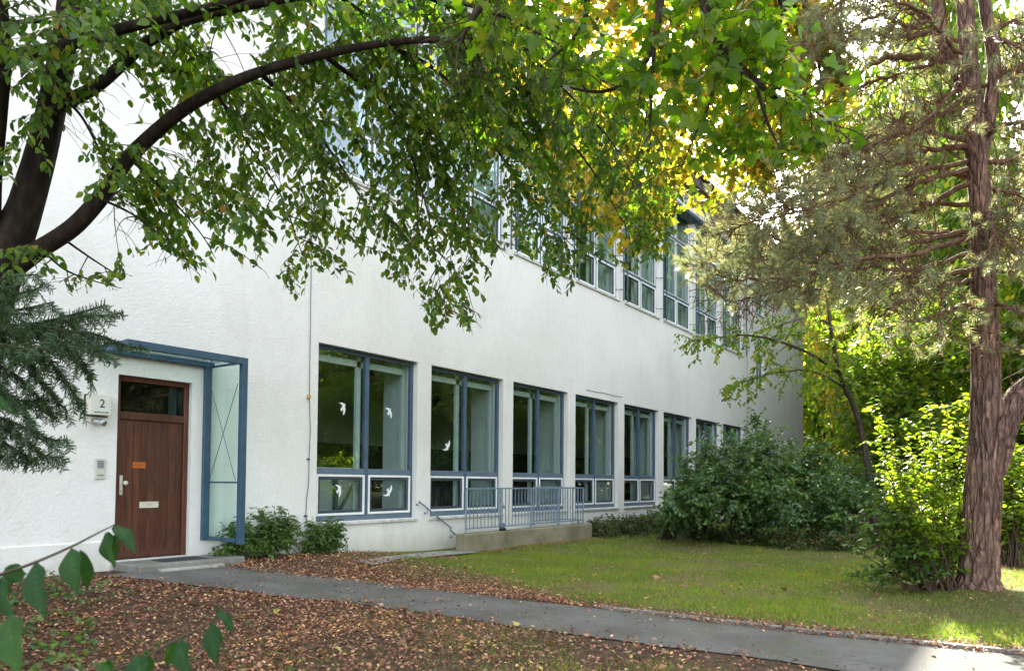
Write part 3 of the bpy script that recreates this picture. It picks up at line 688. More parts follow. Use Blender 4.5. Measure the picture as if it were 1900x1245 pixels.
# grass
def blades(n, x0, x1, y0, y1, dens, hmin, hmax, wd):
    x = rng.uniform(x0, x1, n); y = rng.uniform(y0, y1, n); k = rng.random(n) < dens(x, y); x, y = x[k], y[k]; n = len(x)
    P = np.stack([x, y, gz(x, y)-.004], 1)
    A = np.stack([rng.normal(0, .55, n), rng.normal(0, .55, n), np.full(n, 1.0)], 1); N = np.stack([rng.normal(size=n), rng.normal(size=n), rng.normal(size=n)*.3], 1)
    patch = vnoise(x*.9, y*.9, 2.0)
    return P, A, N, rng.uniform(hmin, hmax, n)*(.65+.7*patch), np.full(n, wd)
def lawn_d(x, y):
    l, r = path_x(y)
    edge = r+.10+.25*vnoise(y*2.2, 1.0)+np.where(y > 5.0, (y-5.0)*.62, 0)
    d = np.clip((x-edge)/.35, 0, 1)
    dp = np.hypot(x-PINE[0]+.4, y-PINE[1])
    d = d*np.where(dp < 1.9, .22+.35*vnoise(x*2, y*2, 5.0)*(dp/1.9), 1)
    d = d*np.clip(.35+1.25*vnoise(x*.8, y*.8, 2.0)+.5*(vnoise(x*3, y*3, 4.0)-.5), .15, 1)
    d = d*((y < 9.25) | (x < 11.4)) * (y < 10.1)
    return d
def bed_d(x, y):
    l, r = path_x(y)
    return np.where(x < l-.02, np.clip(1.1-(y-1.6)*.24, .04, 1)*np.clip(vnoise(x*1.7, y*1.7, 3.0)*2.2-.55, 0, 1), 0)
def dry_patches(m):
    ns, ls = m.node_tree.nodes, m.node_tree.links; v = coords(ns, ls)
    a = noise(ns, ls, .55, 3, v, .6); b = noise(ns, ls, 2.6, 4, v, .65); ad = nd(ns, 'ShaderNodeMath', operation='MULTIPLY_ADD'); ls.new(b, ad.inputs[0]); ad.inputs[1].default_value = .6; ls.new(a, ad.inputs[2])
    r = ramp(ns, [(.80, (0, 0, 0)), (.93, (.85, .85, .85))]); ls.new(ad.outputs[0], r.inputs[0])
    for n in list(ns):
        if n.type in ('BSDF_PRINCIPLED', 'BSDF_TRANSLUCENT'):
            sock = n.inputs[0]; src = sock.links[0].from_socket; ls.new(mixc(ns, ls, r.outputs[0], src, (.30, .25, .12)), sock)
    return m
GRASS = leaf_mat('grass_blades', [(0, (.058, .135, .012)), (.45, (.10, .20, .018)), (.76, (.15, .23, .030)), (.86, (.22, .19, .07)), (1, (.30, .24, .11))], .45, .5, .25, (1.5, 1.5, .6), .7, k=(1.55, 1.42, 1.2))
parts = [blades(210000, 7.4, 12.5, -3.5, 10, lawn_d, .02, .085, .0045), blades(170000, 12.5, 25, -5, 9.6, lawn_d, .02, .085, .007), blades(55000, 1.2, 6.6, .6, 7, bed_d, .03, .09, .004)]
P, A, N, S, Wd = (np.concatenate([p[i] for p in parts]) for i in range(5))
dry_patches(GRASS)
tag(leaf_mesh('grass', P, A, N, S, T_NEEDLE, GRASS, W=Wd), kind='stuff', label='short mown lawn grass between the path and the shrubs')

# fallen leaves
DRY = leaf_mat('dry_leaves', [(0, (.060, .027, .017)), (.35, (.14, .066, .038)), (.62, (.22, .11, .062)), (.84, (.32, .18, .11)), (.94, (.42, .28, .17)), (1, (.42, .26, .05))], .12, .6, .3, (1.2, 1.1, .9), 1.0, k=(1.6, 1.5, 1.55))
def litter(n, x0, x1, y0, y1, dens, lift=.012):
    x = rng.uniform(x0, x1, n); y = rng.uniform(y0, y1, n); k = rng.random(n) < dens(x, y); x, y = x[k], y[k]; n = len(x)
    z = gz(x, y)+rng.uniform(.002, lift, n)
    l, r = path_x(y); z = z+np.where((x > l) & (x < r), .02, 0)
    a = rng.uniform(0, 6.283, n); A = np.stack([np.cos(a), np.sin(a), rng.normal(.05, .30, n)], 1); N = np.stack([rng.normal(0, .45, n), rng.normal(0, .45, n), np.ones(n)], 1)
    return np.stack([x, y, z], 1), A, N, rng.uniform(.016, .054, n)
def lit_bed(x, y):
    l, r = path_x(y)
    d = np.where(x < l+.10*vnoise(y*4, 2.0)-.02, np.clip(.16+(y-1.4)*.22, .08, 1)*(.5+.65*vnoise(x*1.6, y*1.6, 8.0)), 0)
    return d*(y < 10.1)
def lit_strip(x, y):
    l, r = path_x(y); wdt = .16+.16*vnoise(y*1.5, 6.0)+np.where(y > 4.6, (y-4.6)*.66, 0)
    t = (x-r)/wdt
    return np.where((t > -.25) & (t < 1.0), .95*np.clip((1.0-t)*3, .1, 1)*np.clip((t+.25)*5, 0, 1)*(.45+.8*vnoise(x*1.8, y*1.8, 4.0)), 0)*(y < 10.15)
def lit_path(x, y):
    l, r = path_x(y); return np.where((x > l) & (x < r), np.clip(.20+(y-4)*.03, .06, .4)*(.2+1.8*vnoise(x*2, y*2, 1.0)**2)+.9*np.clip(.12-np.minimum(x-l, r-x), 0, .12)/.12, 0)
def lit_lawn(x, y):
    l, r = path_x(y); return np.where(x > r+.2, .8*np.clip(vnoise(x*.9, y*.9, 12.0)*1.6-.35, .05, 1)*np.clip(1.2-(x-8)*.10, .12, 1), 0)*(y < 9.3)
def strip_litter(n, y0, y1, off_, wfun):
    y = rng.uniform(y0, y1, n); l, r = path_x(y); t = rng.beta(1.3, 2.2, n)*1.15-.12; x = r+off_+t*wfun(y)
    k = (rng.random(n) < .25+.9*vnoise(x*2.2, y*2.2, 7.0)) & (y < 10.15)
    P, A, N, S = litter(1, 0, 1, 0, 1, lambda a, b: np.ones_like(a)); x, y = x[k], y[k]; n = len(x); a = rng.uniform(0, 6.283, n)
    z = gz(x, y)+.012+rng.uniform(.002, .03, n)
    return np.stack([x, y, z], 1), np.stack([np.cos(a), np.sin(a), rng.normal(.05, .3, n)], 1), np.stack([rng.normal(0, .45, n), rng.normal(0, .45, n), np.ones(n)], 1), rng.uniform(.018, .052, n)
parts = [strip_litter(5200, -4, 5.2, -.03, lambda y: .30+.25*vnoise(y*1.3, 3.0)), strip_litter(9000, 4.6, 10.1, -.03, lambda y: .45+(y-4.6)*.62), litter(70000, -.5, 6.8, 1.0, 10.1, lit_bed, .035), litter(26000, 6.2, 12.0, -3, 10.15, lit_strip, .03), litter(4200, 5.0, 7.7, -1, 10, lit_path, .008), litter(17000, 7.4, 16, -3, 9.3, lit_lawn, .045),
         litter(2600, PINE[0]-2, PINE[0]+2, PINE[1]-2, PINE[1]+2, lambda x, y: np.exp(-((x-PINE[0]+.3)**2+(y-PINE[1])**2)/.9), .025),
         litter(1500, 11.6, 17, 9.0, 9.3, lambda x, y: np.clip(.9-(x-11.6)*.14, 0, 1), .03)]
P, A, N, S = (np.concatenate([p[i] for p in parts]) for i in range(4))
tag(leaf_mesh('fallen_leaves', P, A, N, S, T_DRY, DRY), kind='stuff', label='brown fallen leaves covering the bed and the path edges')
parts = [litter(900, .5, 6.8, 1.0, 10.1, lit_bed, .05), litter(260, 6.2, 11, 3, 10, lit_strip, .04), litter(500, 7.4, 15, -3, 9.2, lit_lawn, .06), litter(60, 5.0, 7.7, 0, 9, lit_path, .01)]
P, A, N, S = (np.concatenate([p[i] for p in parts]) for i in range(4))
tag(leaf_mesh('fallen_maple_leaves', P, A, N, S*rng.uniform(1.2, 2.2, len(S)), T_MAPLE, leaf_mat('dry_maple_leaves', [(0, (.10, .05, .025)), (.5, (.24, .14, .07)), (.85, (.36, .25, .10)), (1, (.40, .32, .06))], .15, .6, .3, k=(1.2, 1.15, 1.15))), kind='stuff', label='larger dry maple leaves lying among the small fallen leaves')
tw_ = MB()
for _ in range(140):
    x = rng.uniform(1.5, 6.2); y = rng.uniform(2, 9.5); a = rng.uniform(0, 6.28); L = rng.uniform(.08, .35); z = float(gz(x, y))+.025
    if x > path_x(y)[0]-.1: continue
    tw_.tube([(x, y, z), (x+L*.5*math.cos(a), y+L*.5*math.sin(a), z+.012), (x+L*math.cos(a+.2), y+L*math.sin(a+.2), z+.004)], [.004, .0035, .002], 4)
tag(tw_.build('fallen_twigs', [plain('dead_twig', (.10, .075, .055), .9, .1, 0, .3, 20)]), kind='stuff', label='thin dead twigs lying on the leaf litter')

# ------------------------------------------------------------------ vegetation builders
def unit(v): v = np.asarray(v, float); return v/(np.linalg.norm(v)+1e-9)
def rand_perp(t):
    a = rng.normal(size=3); a = a-t*(a @ t); return unit(a)
def smooth_path(pts, n):
    """Catmull-Rom through pts (rows may carry extra columns)"""
    P = np.asarray(pts, float); P = np.vstack([2*P[0]-P[1], P, 2*P[-1]-P[-2]]); out = []
    m = len(P)-3
    for t in np.linspace(0, m-1e-6, n):
        i = int(t); f = t-i; p0, p1, p2, p3 = P[i:i+4]
        out.append(.5*((2*p1)+(-p0+p2)*f+(2*p0-5*p1+4*p2-p3)*f*f+(-p0+3*p1-3*p2+p3)*f**3))
    return np.array(out)
def grow(p, d, L, n, droop, wob):
    p = np.array(p, float); d = unit(d); pts = [p.copy()]
    for _ in range(n):
        d = unit(d+np.array([0, 0, -droop/n])+rng.normal(0, wob, 3)); p = p+d*L/n; pts.append(p.copy())
    return np.array(pts)
class Leaves:
    def __init__(s): s.P = []; s.A = []; s.N = []; s.S = []
    def add(s, P, A, N, S): s.P.append(P); s.A.append(A); s.N.append(N); s.S.append(S)
    def cat(s): return [np.concatenate(x) for x in (s.P, s.A, s.N, s.S)]
def along(path, step, start=0.0):
    d = np.linalg.norm(np.diff(path, axis=0), axis=1); L = np.concatenate([[0], np.cumsum(d)])
    t = np.arange(start, L[-1], step)
    if len(t) == 0: t = np.array([L[-1]*.9])
    P = np.stack([np.interp(t, L, path[:, k]) for k in range(3)], 1)
    i = np.clip(np.searchsorted(L, t, 'right')-1, 0, len(path)-2)
    return P, nrm(np.diff(path, axis=0))[i]
def put_leaves(lv, path, step, size, spread=.8, hang=.6, jit=.35, start=0.0, two=True):
    P, Tn = along(path, step, start); n = len(P)
    side = nrm(np.cross(Tn, np.array([0, 0, 1.0]))+1e-4); sg = np.where(np.arange(n) % 2 == 0, 1, -1)[:, None]
    A = Tn*.55+side*sg*spread+np.array([0, 0, -1.0])*hang+rng.normal(0, jit, (n, 3))
    N = np.array([0, 0, 1.0])+Tn*.3+rng.normal(0, .55, (n, 3))
    lv.add(P, nrm(A), nrm(N), size*rng.uniform(.65, 1.2, n))
def frac_path(path, f):
    k = f*(len(path)-1); i = min(int(k), len(path)-2); return path[i]+(path[i+1]-path[i])*(k-i), unit(path[i+1]-path[i])
def bark_trunk(name, pts, rad, mat, parent, n=72, m=260, amp=.1, fz=1.2, fa=5.0, loc=None):
    """a trunk with real furrows: radial displacement by stretched ridged noise; pts rows x, y, z"""
    Q = smooth_path(np.column_stack([pts, rad]), m); C, R = Q[:, :3], Q[:, 3]
    u = None; V = np.zeros((m, n, 3)); G = np.zeros((m, n)); L = np.concatenate([[0], np.cumsum(np.linalg.norm(np.diff(C, axis=0), axis=1))])
    th = np.arange(n)/n*2*np.pi
    for i in range(m):
        t = unit(C[min(i+1, m-1)]-C[max(i-1, 0)])
        if u is None: u = unit(np.cross(t, [.3, 1, .1]))
        u = unit(u-t*(u @ t)); q = np.cross(t, u)
        cx, sx = np.cos(th)*fa*R[i]*3.2, np.sin(th)*fa*R[i]*3.2
        wv = .5*vnoise(cx*.6, sx*.6, L[i]*2.2)
        r1 = 1-np.abs(2*vnoise(cx*1.4+wv*3, sx*1.4+wv*3, L[i]*fz*1.6)-1); r2 = vnoise(cx*4, sx*4, L[i]*fz*7); r3 = vnoise(cx*.5, sx*.5, L[i]*.8)
        G[i] = np.clip((r1-.70)*3.2, 0, 1)*.55+np.clip(.40-r2, 0, 1)*.6
        d = R[i]*(1+amp*(-1.2*np.clip(r1-.66, 0, 1)*3+.45*(r2-.5)+.7*(r3-.5)))
        V[i] = C[i]+d[:, None]*(np.cos(th)[:, None]*u+np.sin(th)[:, None]*q)
    ii = np.arange(m*n).reshape(m, n); jj = np.roll(ii, -1, 1)
    F = np.stack([ii[:-1], jj[:-1], jj[1:], ii[1:]], -1).reshape(-1, 4)
    o = np_mesh(name, V.reshape(-1, 3), [F], mat, parent, smooth=True, loc=loc)
    at_ = o.data.attributes.new('groove', 'FLOAT', 'POINT'); at_.data.foreach_set('value', G.ravel().astype(np.float32)); return o
def rel(o, root):
    o.parent = root; o.matrix_parent_inverse = Matrix.Translation(-Vector(root.location)); return o

BARK_H = mat_bark('hornbeam_bark', (.008, .006, .0045), (.024, .018, .013), (.052, .040, .029), (4, 4, 1.6), 4)
BARK_P = mat_bark('pine_bark', (.06, .038, .030), (.225, .145, .112), (.43, .31, .25), (9, 9, 2.8), 3.2, plates=.55)
BARK_G = mat_bark('grey_bark', (.02, .016, .012), (.06, .048, .036), (.12, .10, .08), (4, 4, 1.4), 4)
TWIG = plain('brown_twig', (.055, .036, .024), .85, .15, 0, .3, 20)
PTWIG = plain('pine_twig', (.13, .075, .045), .85, .15, 0, .35, 12)

L_HORN = leaf_mat('hornbeam_leaves', [(0, (.026, .072, .010)), (.4, (.046, .108, .012)), (.8, (.082, .15, .015)), (.97, (.13, .165, .02)), (.993, (.17, .15, .03)), (1, (.19, .10, .03))], .56, .42, .4, (1.5, 1.65, .55))
L_MAPLE = leaf_mat('maple_leaves', [(0, (.045, .105, .010)), (.5, (.072, .15, .012)), (.9, (.115, .18, .018)), (1, (.19, .19, .02))], .66, .38, .4, (1.6, 1.75, .5))
L_YELL = leaf_mat('yellow_maple_leaves', [(0, (.08, .14, .015)), (.35, (.15, .19, .02)), (.62, (.27, .27, .035)), (.86, (.38, .32, .06)), (1, (.44, .28, .08))], .60, .45, .35, (1.4, 1.45, .6))
L_BUSH = leaf_mat('bush_leaves', [(0, (.024, .072, .040)), (.5, (.038, .10, .050)), (.9, (.062, .13, .052)), (1, (.10, .14, .04))], .40, .34, .5, (1.5, 1.7, .6), k=(2.05, 1.65, 1.10))
L_LIME = leaf_mat('lime_leaves', [(0, (.065, .14, .014)), (.5, (.105, .195, .018)), (.9, (.15, .235, .025)), (1, (.20, .24, .035))], .62, .42, .35, (1.75, 1.6, .6))
L_BG = leaf_mat('background_leaves', [(0, (.045, .10, .016)), (.45, (.075, .15, .020)), (.8, (.12, .19, .026)), (1, (.22, .22, .035))], .60, .45, .35, (1.65, 1.65, .5), .6)
L_BGY = leaf_mat('autumn_leaves', [(0, (.08, .13, .018)), (.5, (.14, .17, .025)), (.85, (.23, .21, .035)), (1, (.32, .21, .04))], .58, .45, .35, (1.5, 1.4, .6), .6)
L_FIR = leaf_mat('dark_conifer', [(0, (.012, .034, .016)), (.6, (.022, .052, .022)), (1, (.04, .07, .03))], .15, .5, .35, (1.3, 1.4, .6))
L_YEW = leaf_mat('yew_needles', [(0, (.018, .050, .020)), (.6, (.032, .078, .028)), (.95, (.052, .105, .036)), (1, (.07, .05, .02))], .15, .42, .3, (1.3, 1.6, .7), k=(1.0, .95, .85))
L_PINE = leaf_mat('pine_needles', [(0, (.075, .135, .070)), (.5, (.14, .20, .11)), (.82, (.25, .28, .17)), (.92, (.36, .30, .18)), (1, (.42, .24, .12))], .45, .34, .6, (1.3, 1.3, .8), 1.1, k=(1.6, 1.45, 1.5))
L_SMALL = leaf_mat('wallside_leaves', [(0, (.035, .095, .026)), (.5, (.055, .13, .034)), (1, (.11, .17, .04))], .4, .45, .35)
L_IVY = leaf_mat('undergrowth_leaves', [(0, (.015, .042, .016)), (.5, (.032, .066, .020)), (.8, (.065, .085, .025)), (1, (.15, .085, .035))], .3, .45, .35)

# ------------------------------------------------------------------ hornbeam at the left, its limbs spread over the facade
def px_path(rows, n=None):                  # rows: (u, v, depth, radius)
    W = np.array([list(at(u, v, d))+[r] for u, v, d, r in rows])
    return smooth_path(W, n or 6*len(rows))
VB_U = [-300, 0, 60, 130, 215, 250, 310, 335, 360, 420, 470, 520, 552, 585, 640, 690, 740, 770, 800, 840, 878, 900, 925, 975, 1050, 1090, 1140, 1212, 1235, 1262, 1320, 1420, 1560, 2000]
VB_V = [520, 540, 520, 548, 552, 520, 540, 500, 530, 515, 500, 540, 578, 510, 540, 510, 545, 560, 632, 610, 636, 590, 470, 520, 562, 500, 505, 540, 500, 420, 345, 310, 260, 240]
GAPS = [(85, 400, 40, 62, .03), (130, 245, 36, 42, .10), (215, 160, 40, 34, .15), (245, 222, 46, 40, .10), (435, 100, 44, 36, .08), (215, 420, 48, 46, .10), (292, 515, 34, 50, .05),
        (340, 300, 34, 30, .25), (395, 505, 40, 40, .3), (440, 215, 34, 26, .3), (150, 330, 22, 22, .1), (50, 300, 14, 50, .1), (470, 460, 40, 34, .35), (20, 470, 20, 30, .4),
        (690, 430, 50, 30, .55), (610, 420, 36, 36, .5), (960, 500, 46, 34, .3), (1115, 440, 62, 100, .40), (1205, 480, 55, 100, .42), (1010, 520, 50, 40, .4), (1050, 330, 40, 50, .5), (1190, 360, 40, 50, .45), (860, 480, 50, 40, .6), (500, 60, 30, 25, .3)]
def kprob(P):
    u, v, d = proj(P)
    pr = np.where(u < 560, .68, np.where(u < 1250, .56, .35))
    for gu, gv, ru, rv, k in GAPS:
        pr = np.where(((u-gu)/ru)**2+((v-gv)/rv)**2 < 1, np.minimum(pr, k), pr)
    return np.where(v < -200, .25, pr)
def keep_horn(P):
    u, v, d = proj(P); lim = np.interp(u, VB_U, VB_V)+rng.normal(-12, 14, len(u)); pr = kprob(P)
    return (v < lim) & (rng.random(len(u)) < np.where(pr < .3, pr*2.2, .95))
def clipped(path, lim=10):
    u, v, d = proj(path); bad = v > np.interp(u, VB_U, VB_V)-lim
    k = int(np.argmax(bad)) if bad.any() else len(path)
    return path[:max(k, 2)]

HB = at(-70, 900, 5.5); HBASE = np.array([HB[0], HB[1], float(gz(HB[0], HB[1]))])
horn = empty('hornbeam_tree', HBASE, 'dark stemmed tree at the left with leafy limbs hanging across the white facade', 'tree')
hp = [HBASE-[0, 0, .2], HBASE+[0, 0, .5], at(-62, 700, 5.48), at(-28, 560, 5.42), at(12, 470, 5.4), at(48, 380, 5.4), at(80, 270, 5.4), at(102, 170, 5.4), at(118, 90, 5.4), at(128, 0, 5.4), at(132, -150, 5.4), at(120, -420, 5.3)]
rel(bark_trunk('trunk', hp, [.29, .24, .195, .18, .150, .115, .100, .092, .085, .078, .068, .04], BARK_H, None, 40, 150, .035, 1.4, 5), horn)
horn_limbs = {
 'b': [(15, 500, 5.42, .14), (75, 462, 5.42, .105), (140, 418, 5.43, .10), (200, 350, 5.45, .092), (240, 292, 5.48, .085), (325, 215, 5.35, .075), (400, 170, 5.2, .066), (480, 135, 5.1, .056), (600, 102, 5.05, .048), (720, 80, 5.05, .040), (850, 74, 5.15, .033), (955, 86, 5.6, .026), (1050, 128, 6.3, .020), (1150, 165, 7.0, .012), (1240, 240, 7.2, .007)],
 'c': [(98, 200, 5.4, .085), (180, 160, 5.3, .066), (268, 84, 5.25, .058), (350, 38, 5.2, .05), (480, 8, 5.2, .043), (620, -12, 5.25, .035), (780, -10, 5.3, .026), (930, 30, 5.4, .018), (1050, 90, 5.6, .009)],
 'd': [(-70, 130, 5.1, .085), (20, 108, 5.1, .07), (110, 88, 5.1, .062), (250, 48, 5.05, .052), (400, 12, 5.0, .042), (560, -40, 5.0, .03), (760, -80, 5.2, .018)],
 'e': [(-20, 480, 5.35, .12), (-18, 340, 5.2, .11), (-6, 200, 5.1, .105), (2, 100, 5.05, .10), (-5, 0, 5.0, .09), (-20, -160, 4.9, .06)],
 'f': [(118, 90, 5.4, .07), (170, 20, 5.5, .05), (260, -60, 5.6, .04), (450, -120, 5.9, .03), (700, -120, 6.2, .02)],
 'r': [(-70, 60, 4.95, .03), (60, 40, 4.85, .022), (150, 60, 4.75, .014), (235, 105, 4.7, .006)], 's': [(75, 462, 5.42, .016), (120, 500, 5.3, .012), (170, 520, 5.2, .007), (225, 535, 5.15, .004)], 't': [(185, 368, 5.44, .016), (250, 400, 5.3, .012), (300, 440, 5.2, .006)], 'u': [(102, 170, 5.4, .025), (150, 215, 5.2, .016), (190, 290, 5.1, .010), (215, 330, 5.05, .005)],
 'g': [(300, 130, 5.3, .026), (380, 142, 5.7, .022), (460, 150, 5.8, .016), (560, 190, 5.9, .010)],
 'h': [(600, 102, 5.05, .028), (700, 180, 5.9, .022), (790, 270, 6.1, .017), (850, 380, 6.3, .011), (885, 490, 6.4, .005)],
 'i': [(720, 80, 5.05, .030), (830, 150, 6.2, .024), (930, 290, 6.5, .018), (1010, 400, 6.7, .010), (1075, 470, 6.8, .005)],
 'j': [(870, 75, 5.2, .028), (985, 190, 6.5, .022), (1080, 290, 6.9, .015), (1150, 400, 7.1, .009), (1190, 470, 7.2, .004)],
 'k': [(480, 135, 5.1, .028), (560, 210, 5.75, .022), (640, 320, 5.9, .015), (700, 420, 6.0, .008)],
 'l': [(400, 170, 5.2, .022), (455, 260, 5.6, .016), (520, 360, 5.7, .011), (560, 470, 5.75, .006)],
 'm': [(620, -12, 5.25, .026), (720, 60, 5.6, .02), (830, 190, 5.8, .014), (930, 250, 6.0, .008)],
 'n': [(240, 292, 5.48, .018), (300, 350, 5.4, .013), (370, 430, 5.35, .008), (400, 480, 5.3, .004)],
 'o': [(110, 438, 5.43, .016), (170, 480, 5.4, .011), (225, 515, 5.35, .005)],
 'p': [(780, -10, 5.3, .025), (930, 60, 5.9, .02), (1060, 180, 6.6, .014), (1160, 300, 7.2, .008), (1215, 420, 7.5, .004)],
 'q': [(660, 90, 5.8, .02), (740, 230, 5.7, .014), (790, 380, 5.65, .009), (815, 520, 5.6, .004), (835, 585, 5.6, .003)],
}
wood = MB(); twigs = MB(); lv = Leaves()
for nm, rows in horn_limbs.items():
    Q = px_path(rows); Q[:, 3] *= .62 if nm in 'b' else .66
    mb_ = MB(); mb_.tube(list(Q[:, :3]), list(Q[:, 3]), 10 if Q[0, 3] > .05 else 7)
    if Q[0, 3] > .033: rel(mb_.build('limb', [BARK_H], smooth=True), horn)
    else: wood.tube(list(Q[:, :3]), list(Q[:, 3]), 6)
    C = Q[:, :3]; L = np.linalg.norm(np.diff(C, axis=0), axis=1).sum()
    rm_ = Q[:, 3]
    ns_ = int(L/(.105 if nm not in 'e' else .3))
    for k in range(ns_):
        f = (k+rng.random())/ns_
        p, t = frac_path(C, f)
        if nm in 'be' and f < .16: continue
        d = unit(t*.5+rand_perp(t)*.95+np.array([0, 0, -.05])+(Fv*np.array([1, 1, 0])*.75 if nm in 'abc' else 0))
        L2 = rng.uniform(.45, 1.15)*(1.15-.45*f)
        sp_ = clipped(grow(p, d, L2, 9, .95, .09))
        if len(sp_) < 3: continue
        kp = kprob(sp_[[len(sp_)//2]])[0]
        kp = min(kp, kprob(sp_[[-1]])[0], kprob(sp_[[len(sp_)//4]])[0]*1.5)
        if rng.random() > (kp*1.7 if kp > .3 else kp*.6): continue
        twigs.tube(list(sp_), list(np.linspace(.0055, .002, len(sp_))), 4, cap=False)
        if rng.random() < kp*1.4: put_leaves(lv, sp_, .036, .070, start=.12)
        tp, tt = along(sp_, .062, .10)
        for j in range(len(tp)):
            s_ = nrm(np.cross(tt[j], np.array([0, 0, 1.0]))+1e-3)*(1 if j % 2 else -1)
            if rng.random() > kprob(tp[[j]])[0]: continue
            tw = clipped(grow(tp[j], unit(tt[j]*.7+s_*.75+rng.normal(0, .18, 3)), rng.uniform(.16, .42), 5, .75, .1), 4)
            if rng.random() < .8: twigs.tube(list(tw), list(np.linspace(.0028, .0013, len(tw))), 3, cap=False)
            put_leaves(lv, tw, .033, .070)
rel(wood.build('limb', [BARK_H], smooth=True), horn); rel(twigs.build('twigs', [TWIG]), horn)
P, A, N, S = lv.cat(); k = keep_horn(P) & keep_horn(P+A*S[:, None])
rel(leaf_mesh('foliage', P[k], A[k], N[k], S[k], T_OVAL, L_HORN), horn)
LOG('hornbeam leaves', len(P), k.sum())

# ------------------------------------------------------------------ maple overhead (trunk beside the camera) and the lit yellow one behind it
def overhead(name, label, base, trunk, limbs, leafmat, T, size, petiole, limit, step, subL, gap, dens=None, group=None):
    root = empty(name, base, label, 'tree', group)
    rel(bark_trunk('trunk', trunk[0], trunk[1], BARK_G, None, 32, 90, .06, 1.3, 5), root)
    lv = Leaves()
    for rows in limbs:
        tw_ = MB(); Q = np.array([list(r) for r in rows]); Q = smooth_path(Q, 8*len(rows)); C = Q[:, :3]
        m_ = MB(); m_.tube(list(C), list(Q[:, 3]), 8); rel(m_.build('limb', [BARK_G], smooth=True), root)
        L = np.linalg.norm(np.diff(C, axis=0), axis=1).sum(); n = int(L/step)
        for j in range(n):
            f = (j+rng.random())/n; p, t = frac_path(C, f)
            u, v, d = proj(p[None]); 
            if not (-300 < u[0] < 2200 and -420 < v[0] < 900) or d[0] < 1: continue
            s_ = grow(p, unit(t*.6+rand_perp(t)*.9), rng.uniform(*subL), 6, .5, .12)
            tw_.tube(list(s_), list(np.linspace(.005, .002, len(s_))), 4, cap=False)
            for _ in range(gap[0]):
                q, tq = frac_path(s_, rng.uniform(.2, 1)); s2 = grow(q, unit(tq*.6+rand_perp(tq)), rng.uniform(.1, .3), 4, .6, .12)
                tw_.tube(list(s2), list(np.linspace(.003, .0015, len(s2))), 3, cap=False)
                PP, TT = along(s2, gap[1])
                dr = nrm(TT*.3+rng.normal(0, .6, PP.shape)+np.array([0, 0, -.15])); PP = PP+dr*petiole
                AA = nrm(dr+np.array([0, 0, -.45])+rng.normal(0, .3, PP.shape)); NN = nrm(np.array([0, 0, .8])+rng.normal(0, .6, PP.shape))
                lv.add(PP, AA, NN, size*rng.uniform(.6, 1.25, len(PP)))
        if tw_.v: rel(tw_.build('twigs', [TWIG]), root)
    P, A, N, S = lv.cat(); u, v, d = proj(P); lim = np.interp(u, limit[0], limit[1])+rng.normal(-15, 20, len(u))
    k = (v < lim) & (u > limit[0][0]+rng.normal(0, 40, len(u))) & (u < limit[0][-1]+rng.normal(0, 15, len(u)))
    LOG(name, k.sum())
    rel(leaf_mesh('foliage', P[k], A[k], N[k], S[k], T, leafmat), root)
    return root
def wpx(rows): return [tuple(at(u, v, d))+(r,) for u, v, d, r in rows]
mb0 = np.array([4.0, -2.2, float(gz(4, -2.2))])
tt_ = [mb0-[0, 0, .2], mb0+[0, 0, 1.5], mb0+[.1, .2, 3.4], mb0+[.2, .5, 5.2], mb0+[.1, .8, 7.5]]
fk = tuple(mb0+np.array([.2, .5, 5.0]))
overhead('maple_tree', 'maple whose lobed green leaves hang into the top of the view', mb0, (tt_, [.26, .22, .19, .16, .09]),
  [[fk+(.11,), tuple(at(1420, -330, 4.6))+(.08,), tuple(at(1330, -120, 4.7))+(.05,), tuple(at(1308, 10, 4.8))+(.035,), tuple(at(1335, 85, 4.8))+(.028,), tuple(at(1400, 148, 4.85))+(.02,), tuple(at(1450, 190, 4.9))+(.015,), tuple(at(1510, 205, 4.9))+(.010,), tuple(at(1555, 245, 4.9))+(.005,)],
   [tuple(at(1330, -120, 4.7))+(.045,), tuple(at(1235, -40, 4.9))+(.03,), tuple(at(1218, 60, 5.0))+(.022,), tuple(at(1185, 135, 5.1))+(.018,), tuple(at(1120, 170, 5.2))+(.012,), tuple(at(1040, 160, 5.3))+(.006,)],
   [tuple(at(1235, -40, 4.9))+(.025,), tuple(at(1214, 90, 5.0))+(.015,), tuple(at(1208, 190, 5.05))+(.010,), tuple(at(1206, 270, 5.1))+(.005,)],
   [fk+(.10,), tuple(at(1250, -420, 4.3))+(.07,), tuple(at(1080, -220, 4.4))+(.05,), tuple(at(960, -70, 4.5))+(.035,), tuple(at(880, 30, 4.6))+(.02,), tuple(at(850, 90, 4.7))+(.008,)],
   [tuple(at(1080, -220, 4.4))+(.04,), tuple(at(1090, -60, 4.6))+(.028,), tuple(at(1080, 50, 4.8))+(.016,), tuple(at(1010, 120, 4.9))+(.007,)],
   [tuple(at(1335, 85, 4.8))+(.018,), tuple(at(1320, 180, 4.9))+(.012,), tuple(at(1290, 250, 5.0))+(.008,), tuple(at(1265, 310, 5.0))+(.004,)],
   [tuple(at(1400, 148, 4.85))+(.014,), tuple(at(1425, 230, 4.9))+(.010,), tuple(at(1450, 280, 4.9))+(.004,)],
   [tuple(at(1330, -120, 4.7))+(.04,), tuple(at(1420, -60, 4.9))+(.025,), tuple(at(1450, 20, 5.0))+(.012,), tuple(at(1440, 80, 5.0))+(.006,)]],
  L_MAPLE, T_MAPLE, .098, .07, ([840, 870, 900, 1000, 1100, 1180, 1230, 1290, 1330, 1400, 1480, 1530, 1590], [40, 110, 90, 110, 170, 230, 320, 350, 345, 310, 300, 280, 260]), .13, (.25, .6), (5, .075))
yb = np.array([10.5, -1.6, float(gz(10.5, -1.6))])
yk = tuple(yb+np.array([.1, .5, 6.3]))
